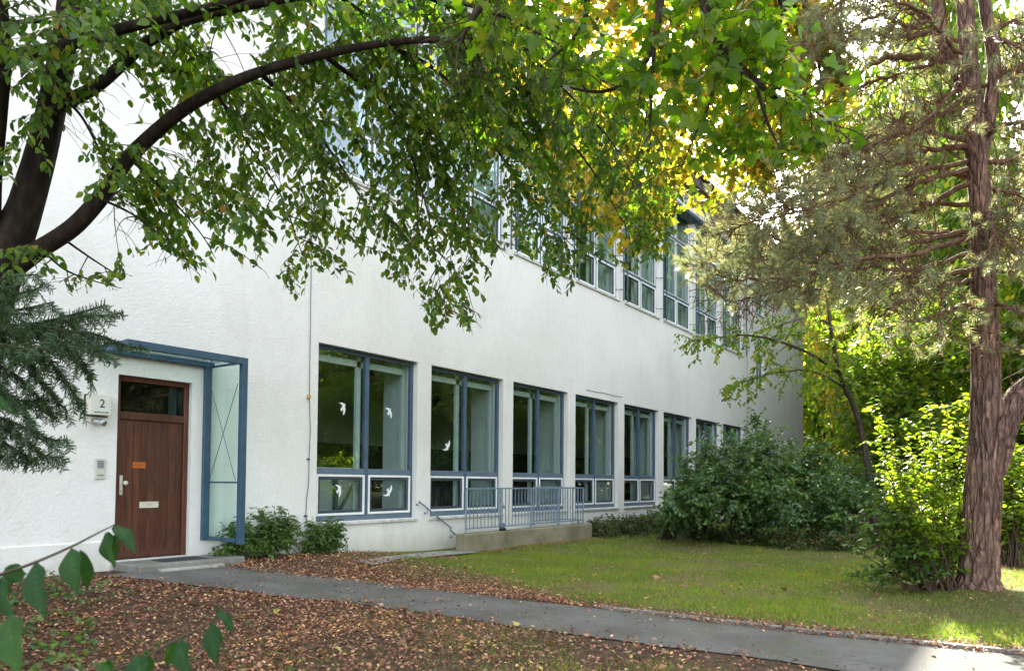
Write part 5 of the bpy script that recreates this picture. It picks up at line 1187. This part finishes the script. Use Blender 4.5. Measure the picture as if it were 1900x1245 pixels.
# ------------------------------------------------------------------ dogwood shoots close to the camera
def veined():
    m, n, ns, ls, bs = new_mat('dogwood_leaves')
    uv = nd(ns, 'ShaderNodeUVMap', uv_map='uv'); sp = ns.new('ShaderNodeSeparateXYZ'); ls.new(uv.outputs[0], sp.inputs[0])
    ab = nd(ns, 'ShaderNodeMath', operation='ABSOLUTE'); ls.new(sp.outputs[0], ab.inputs[0])
    # side veins run forward from the midrib in curves
    pw_ = nd(ns, 'ShaderNodeMath', operation='POWER'); pw_.inputs[1].default_value = 1.3; ls.new(ab.outputs[0], pw_.inputs[0])
    ma = nd(ns, 'ShaderNodeMath', operation='MULTIPLY_ADD'); ls.new(pw_.outputs[0], ma.inputs[0]); ma.inputs[1].default_value = -.95; ls.new(sp.outputs[1], ma.inputs[2])
    mu = nd(ns, 'ShaderNodeMath', operation='MULTIPLY'); mu.inputs[1].default_value = 8.5; ls.new(ma.outputs[0], mu.inputs[0])
    fr = nd(ns, 'ShaderNodeMath', operation='PINGPONG'); fr.inputs[1].default_value = .5; ls.new(mu.outputs[0], fr.inputs[0])
    mn = nd(ns, 'ShaderNodeMath', operation='MULTIPLY'); mn.inputs[1].default_value = 9; ls.new(ab.outputs[0], mn.inputs[0])
    mi = nd(ns, 'ShaderNodeMath', operation='MINIMUM'); ls.new(fr.outputs[0], mi.inputs[0]); ls.new(mn.outputs[0], mi.inputs[1])
    r = ramp(ns, [(0, (.6, .6, .6)), (.07, (.2, .2, .2)), (.25, (0, 0, 0))]); ls.new(mi.outputs[0], r.inputs[0])
    g = ns.new('ShaderNodeNewGeometry'); rc = ramp(ns, [(0, (.014, .055, .018)), (.6, (.024, .078, .018)), (1, (.045, .11, .022))]); ls.new(g.outputs['Random Per Island'], rc.inputs[0])
    nf = noise(ns, ls, 45, 4, g.outputs['Position']); rn = ramp(ns, [(.3, (.78, .8, .8)), (.7, (1.2, 1.15, 1.1))]); ls.new(nf, rn.inputs[0])
    c = mixc(ns, ls, 1.0, rc.outputs[0], rn.outputs[0], 'MULTIPLY'); c = mixc(ns, ls, r.outputs[0], c, (.11, .19, .075)); ls.new(c, bs.inputs['Base Color'])
    bs.inputs['Roughness'].default_value = .55; bs.inputs['Specular IOR Level'].default_value = .25
    bump(ns, ls, bs, mi.outputs[0], .9, .002)
    t = ns.new('ShaderNodeBsdfTranslucent'); ls.new(mixc(ns, ls, 1.0, c, (1.6, 1.6, .6), 'MULTIPLY'), t.inputs[0]); mx = ns.new('ShaderNodeMixShader'); mx.inputs[0].default_value = .38
    ls.new(bs.outputs[0], mx.inputs[1]); ls.new(t.outputs[0], mx.inputs[2]); ls.new(mx.outputs[0], ns['Material Output'].inputs[0]); return m
L_DOG = veined()
def big_leaves(rows, nu=7, nv=15):
    V = []; UV = []; F = []; base = 0
    for (b, tip, wd, facing, curl) in rows:
        b = np.array(b); tip = np.array(tip); A = tip-b; L = np.linalg.norm(A); A = A/L; B = unit(np.cross(facing, A)); C = np.cross(A, B)
        for j in range(nv):
            s_ = j/(nv-1); w_ = wd*.5*np.interp(s_, [0, .04, .12, .25, .4, .55, .7, .82, .9, .95, 1], [0, .22, .62, .92, 1, .93, .72, .42, .18, .08, 0])
            for i in range(nu):
                x = 2*i/(nu-1)-1
                z = -L*curl*s_*s_-abs(x)*w_*.28*(-1)+.004*math.sin(9*s_+3*x)*abs(x)
                V.append(b+A*L*s_+B*x*w_+C*z); UV.append((x*w_/(wd*.5+1e-6), s_))
        for j in range(nv-1):
            for i in range(nu-1): F.append((base+j*nu+i, base+j*nu+i+1, base+(j+1)*nu+i+1, base+(j+1)*nu+i))
        base += nu*nv
    return np.array(V), np.array(F), np.array(UV)
dg0 = np.array([.10, 1.15, 0.0]); dg0[2] = float(gz(dg0[0], dg0[1]))
dog = empty('dogwood_shrub', dg0, 'two thin shoots with large ribbed green leaves close to the camera at lower left', 'shrub')
ZD = 1.12
shoot1 = [dg0, dg0+[-.05, .05, .55], at(-260, 1170, 1.05), at(-60, 1092, 1.08), at(0, 1066, 1.1), at(60, 1045, 1.11), at(130, 1015, 1.12), at(175, 992, 1.13), at(213, 973, 1.14)]
shoot2 = [dg0, dg0+[.12, .05, .45], at(60, 1330, 1.05), at(170, 1262, 1.06), at(250, 1228, 1.08), at(330, 1185, 1.1), at(394, 1152, 1.12), at(404, 1128, 1.12)]
sm_ = MB()
for sh in (shoot1, shoot2):
    C = smooth_path(sh, 60); sm_.tube(list(C), list(np.linspace(.0045, .0010, 60)), 7)
rel(sm_.build('stems', [plain('green_twig', (.045, .035, .018), .6, .3, 0, .3, 60)], smooth=True), dog)
toc = -Fv
def LF(b, t, wpx, db=ZD, dt=ZD, turn=0.0, curl=.12):
    B = at(b[0], b[1], db); Tt = at(t[0], t[1], dt); f = unit(toc+Rv*turn+Uv*.25); return (B, Tt, .80*wpx*db/FPX, f, curl)
rows = [LF((213, 974), (250, 1010), 34, 1.14, 1.10, .9, .25), LF((212, 973), (214, 1004), 22, 1.14, 1.18, -.9), LF((195, 988), (206, 1054), 36, 1.13, 1.12, -.25), LF((200, 986), (222, 1040), 22, 1.14, 1.17, 1.0),
        LF((132, 1016), (136, 1099), 54, 1.12, 1.09, -.1), LF((150, 1020), (170, 1102), 32, 1.13, 1.17, 1.1), LF((64, 1044), (70, 1142), 60, 1.11, 1.06, -.1), LF((70, 1044), (78, 1068), 12, 1.11, 1.14, 1.2),
        LF((4, 1066), (55, 1062), 46, 1.10, 1.14, .3, .1), LF((2, 1070), (12, 1155), 50, 1.10, 1.06, -.5), LF((-30, 1080), (30, 1100), 40, 1.08, 1.12, .6), LF((18, 1140), (22, 1248), 78, .98, .94, -.1), LF((-60, 1092), (-40, 1190), 60, 1.08, 1.04, 0), LF((-10, 735), (14, 760), 26, 1.3, 1.28, 0),
        LF((404, 1130), (434, 1166), 26, 1.12, 1.09, .8), LF((402, 1130), (407, 1118), 8, 1.12, 1.14, .8), LF((393, 1154), (396, 1233), 42, 1.12, 1.09, -.1), LF((400, 1160), (412, 1208), 18, 1.12, 1.15, 1.2), LF((334, 1184), (345, 1262), 44, 1.10, 1.07, -.2), LF((322, 1190), (314, 1245), 34, 1.10, 1.14, .8),
        LF((258, 1212), (252, 1290), 54, 1.08, 1.05, 0), LF((270, 1206), (282, 1260), 24, 1.08, 1.12, 1.1), LF((188, 1228), (186, 1300), 46, 1.06, 1.03, -.1), LF((200, 1222), (208, 1270), 22, 1.06, 1.10, 1.1), LF((120, 1240), (128, 1300), 36, 1.05, 1.05, .5)]
V, F, UVs = big_leaves(rows); rel(np_mesh('foliage', V, [F], [L_DOG], None, smooth=True, uv=UVs), dog)

# ------------------------------------------------------------------ trees behind
def make_tree(kind, seed):
    """returns trunk and crown meshes of a unit-scale tree about ten metres tall"""
    r = np.random.default_rng(seed); m_ = MB(); lv = Leaves(); Ht = 10.0
    trunk = smooth_path([[0, 0, -.2], [r.normal(0, .1), r.normal(0, .1), 2.2], [r.normal(0, .25), r.normal(0, .25), 5], [r.normal(0, .3), r.normal(0, .3), 8.6]], 18)
    m_.tube(list(trunk), list(np.linspace(.20, .045, 18)), 9)
    cl = []
    nb = 30 if kind != 'fir' else 60
    for i in range(nb):
        f = (.16 if kind != 'fir' else .08)+.80*(i+r.random())/nb; p, t = frac_path(trunk, f); a = r.uniform(0, 6.283)
        reach = (2.9*math.sin(math.pi*min(.97, .25+.72*f))**.7*r.uniform(.6, 1.1)) if kind != 'fir' else (2.4*(1.04-f)*r.uniform(.8, 1.1)+.2)
        up = r.uniform(.15, .8) if kind != 'fir' else r.uniform(-.35, .0)
        d = np.array([math.cos(a), math.sin(a), up]); C = smooth_path([p, p+d*reach*.5+[0, 0, .1*reach], p+d*reach*np.array([1, 1, .75])-[0, 0, .05*reach]], 8)
        m_.tube(list(C), list(np.linspace(.06*(1.1-f)+.012, .008, 8)), 5, cap=False)
        for _ in range(int(4.4*reach)+2):
            q, tq = frac_path(C, r.uniform(.25, 1)); cl.append((q+r.normal(0, .28 if kind != 'fir' else .1, 3), tq))
    cl = [c for c in cl if c[0][2] > 1.0]
    for q, tq in cl:
        n = 27 if kind != 'fir' else 46
        o = r.normal(0, 1, (n, 3))*np.array([.36, .36, .20] if kind != 'fir' else [.26, .26, .07]); P = q+o
        A = nrm(nrm(o)+np.array([0, 0, -.5])+r.normal(0, .5, (n, 3))); N = nrm(np.array([0, 0, 1.0])+r.normal(0, .7, (n, 3)))
        lv.add(P, A, N, r.uniform(.13, .24, n) if kind != 'fir' else r.uniform(.10, .18, n))
    return m_, lv.cat()
protos = {}
def bgtree(kind, x, y, h, rot, lab, group, mat=None, wide=1.0):
    if kind not in protos:
        m_, (P, A, N, S) = make_tree('fir' if kind == 'fir' else 'leafy', {'leafy': 3, 'leafyb': 11, 'autumn': 23, 'fir': 31}[kind])
        root = empty({'fir': 'conifer_tree'}.get(kind, 'broadleaf_tree'), (0, 0, 0), lab, 'tree', group)
        t_ = m_.build('trunk', [BARK_G], root); c_ = leaf_mesh('crown', P, A, N, S, T_DIAMOND, {'leafy': L_BG, 'leafyb': L_BG, 'autumn': L_BGY, 'fir': L_FIR}[kind], root, W=S*(1.15 if kind != 'fir' else .55))
        protos[kind] = root
    else:
        root = copy_tree(protos[kind]); tag(root, lab, 'tree', group)
    root.location = (x, y, float(gz(x, y))-.02); s = h/10; root.scale = (s*wide, s*wide, s); root.rotation_euler = (0, 0, rot)
    return root
gb = 'trees beyond the end of the building'
BG = [('leafy', 28.0, 3.6, 8.6, .3, 'leafy tree whose lower limb reaches across the end of the facade', 1.15), ('leafyb', 26.5, 2.2, 9.0, 1.1, 'dense green tree behind the sunlit shrub', 1.1), ('leafy', 24.5, -.6, 9.5, 2.2, 'bushy green tree behind the pine trunk', 1.0),
      ('fir', 44.5, 6.6, 11.0, .0, 'dark conifer beside the building corner', 1.0), ('leafyb', 62.0, 13.5, 18.0, 2.0, 'tall tree rising right behind the building corner', 1.1), ('autumn', 39.0, 3.2, 13.0, .5, 'yellowing tree in the second row behind the pine', 1.1),
      ('leafy', 34.0, .2, 13.0, 4.0, 'tall green tree in the second row, left of the pine trunk', 1.1), ('leafyb', 31.0, -3.0, 12.0, 5.0, 'green tree in the second row, right of the pine trunk', 1.1), ('fir', 29.0, 3.8, 6.0, 2.0, 'small dark conifer under the leafy trees', 1.1),
      ('leafy', 52.0, 6.5, 16.0, 1.5, 'tall tree far behind, above the building corner', 1.1), ('leafyb', 48.0, 2.0, 17.0, 3.1, 'tall tree far behind the pine branches', 1.1), ('autumn', 46.0, -3.0, 15.0, 4.4, 'yellowing tree far behind at the right edge', 1.1),
      ('leafy', 62.0, 12.0, 18.0, .7, 'farthest tall tree close beside the building corner', 1.15), ('leafyb', 64.0, 5.0, 20.0, 2.7, 'farthest tall tree in the middle of the gap', 1.15), ('leafy', 60.0, -1.0, 19.0, 5.2, 'farthest tall tree right of the middle', 1.15), ('fir', 54.0, -5.5, 18.0, 1.0, 'tall conifer far behind at the right edge', 1.2),
      ('leafyb', 34.0, 1.6, 27.0, 1.9, 'very tall tree filling the view behind the pine branches', .42), ('leafy', 28.5, -1.6, 23.0, 3.3, 'very tall tree directly behind the upper pine trunk', .5), ('autumn', 48.0, 7.2, 20.0, 2.4, 'very tall yellowing tree above the building corner', .55), ('leafyb', 25.0, -4.2, 16.0, .4, 'very tall green tree at the right edge behind the pine', 1.0), ('leafy', 37.0, -1.5, 21.0, 5.5, 'tallest green tree behind the middle of the pine', .55),
      ('leafyb', 41.0, 4.4, 33.0, 4.9, 'very tall slim tree seen through the upper left pine boughs', .42), ('leafy', 36.0, 2.9, 30.0, 1.2, 'very tall slim tree behind the forked pine stems', .40), ('leafyb', 50.0, 8.6, 24.0, 3.6, 'very tall slim tree above the end of the roof', .5),
      ('leafy', 48.0, 23.0, 25.0, 4.9, 'tall tree behind the building, over the roof end', .8), ('autumn', 58.0, 19.0, 25.0, 2.9, 'tall yellowing tree behind the building, over the roof end', .8),
      ('autumn', 46.0, 8.4, 29.0, 3.9, 'slim yellowing tree between the pine boughs and the building corner', .42), ('leafyb', 54.0, 11.0, 32.0, 1.7, 'very tall far tree just right of the building corner', .45), ('leafy', 46.0, 6.6, 29.0, .9, 'very tall far tree seen between the pine boughs', .45),
      ('leafyb', 20.5, -2.6, 7.0, .9, 'low green tree at the right edge behind the pine', 1.1)]
for kind, x, y, h, rot, lab, wd_ in BG: bgtree(kind, x, y, h, rot, lab, gb, wide=wd_)
# the park opposite, which the windows mirror
gp_ = 'park trees mirrored in the windows'
OP = [('leafy', 52, -4, 27, .3, .6), ('autumn', 60, -6.5, 29, 1.3, .6), ('leafyb', 71, -9, 31, 2.3, .6), ('autumn', 45, -6, 25, 3.3, .6), ('leafy', 38, -6, 22, 4.3, .6), ('leafyb', 84, -13, 33, 5.3, .7), ('autumn', 100, -17, 34, .9, .7), ('autumn', 26, -7, 11, 1, 1.2), ('leafy', 33, -9, 13, 2, 1.2), ('autumn', 40, -9.5, 14, 3, 1.2), ('leafyb', 49, -12, 16, 4, 1.2), ('autumn', 58, -14, 18, 5, 1.2), ('leafy', 68, -17, 20, .5, 1.2), ('leafyb', 30, -17, 16, 2.5, 1.3), ('leafy', 42, -21, 19, 3.5, 1.3), ('fir', 54, -24, 21, 4.5, 1.3), ('autumn', 80, -20, 22, .2, 1.3),
      ('leafyb', 20, -9, 10, .6, 1.2), ('leafy', 16, -14, 14, 1.9, 1.3), ('leafyb', 95, -24, 24, 1.4, 1.3), ('leafy', 110, -30, 26, 2.9, 1.4), ('autumn', 22, -22, 18, 3.9, 1.3)]
for kind, x, y, h, rot, wd_ in OP: bgtree(kind, x, y, h, rot, 'park tree opposite the facade, seen mirrored in the window panes', gp_, wide=wd_)
# leafy limb of the nearest broadleaf tree before the facade end
lb0 = np.array([20.8, 4.6, 0]); 
shr = [(1300, 628), (1330, 640), (1350, 660), (1320, 690), (1385, 640), (1390, 690), (1420, 620), (1420, 665), (1450, 640), (1400, 720), (1350, 722), (1450, 700), (1480, 650), (1480, 690), (1500, 620), (1520, 670), (1530, 640)]
sb = np.array([21.6, 3.4, 0.0]); sb[2] = float(gz(sb[0], sb[1]))
sroot = empty('young_tree', sb, 'slender tree whose leafy branch reaches in front of the two small end windows', 'tree')
slv = Leaves(); swd = MB(); st_ = smooth_path([sb, sb+[0, .1, 1.6], at(1590, 770, 19.6), at(1560, 700, 19.3), at(1540, 600, 19.2), at(1530, 500, 19.2)], 30); tm = MB(); tm.tube(list(st_), list(np.linspace(.10, .03, 30)), 8); rel(tm.build('trunk', [BARK_G], smooth=True), sroot)
main = smooth_path([at(1555, 690, 19.3), at(1500, 655, 18.8), at(1440, 632, 18.4), at(1380, 622, 18.1), at(1320, 628, 17.8), at(1275, 632, 17.6)], 30); swd.tube(list(main), list(np.linspace(.045, .005, 30)), 6)
main2 = smooth_path([at(1570, 720, 19.4), at(1510, 690, 18.9), at(1450, 690, 18.5), at(1390, 705, 18.2), at(1345, 722, 18.0)], 26); swd.tube(list(main2), list(np.linspace(.035, .005, 26)), 6)
main3 = smooth_path([at(1540, 600, 19.2), at(1500, 590, 19), at(1460, 600, 18.8), at(1420, 610, 18.6)], 20); swd.tube(list(main3), list(np.linspace(.03, .005, 20)), 6)
for mn_, dn in ((main, 30), (main2, 24), (main3, 14), (st_[14:], 26)):
    for k in range(dn):
        f = .1+.9*(k+rng.random())/dn; p, t = frac_path(mn_, f); s_ = grow(p, unit(t*.5+rand_perp(t)+[0, 0, -.1]), rng.uniform(.35, .9)*(1.1-.4*f), 6, .6, .12); swd.tube(list(s_), list(np.linspace(.006, .002, 7)), 4, cap=False)
        put_leaves(slv, s_, .05, .135, .9, .5, .3)
        for _ in range(2):
            q, tq = frac_path(s_, rng.uniform(.2, .95)); e = grow(q, unit(tq*.6+rand_perp(tq)), rng.uniform(.15, .4), 4, .6, .1); put_leaves(slv, e, .065, .125, .9, .5, .3)
P, A, N, S = slv.cat(); rel(swd.build('branch', [BARK_G]), sroot); rel(leaf_mesh('foliage', P, A, N, S, T_OVAL, L_BG), sroot)
# a far wood closes the view
far = []
r_ = np.random.default_rng(5)
for k in range(26):
    a = math.radians(-75+k*4.2); d = r_.uniform(85, 120); far.append((d*math.cos(a), d*math.sin(a)+(6 if a > .1 else 0)))
gf = 'far wood behind the park'
for k, (x, y) in enumerate(far):
    if x < 44 and y > 8: continue
    bgtree(['leafy', 'leafyb', 'fir', 'leafy', 'autumn'][k % 5], x, y, r_.uniform(22, 30), k*1.3, 'tall tree in the far wood that closes the view', gf, wide=1.5)
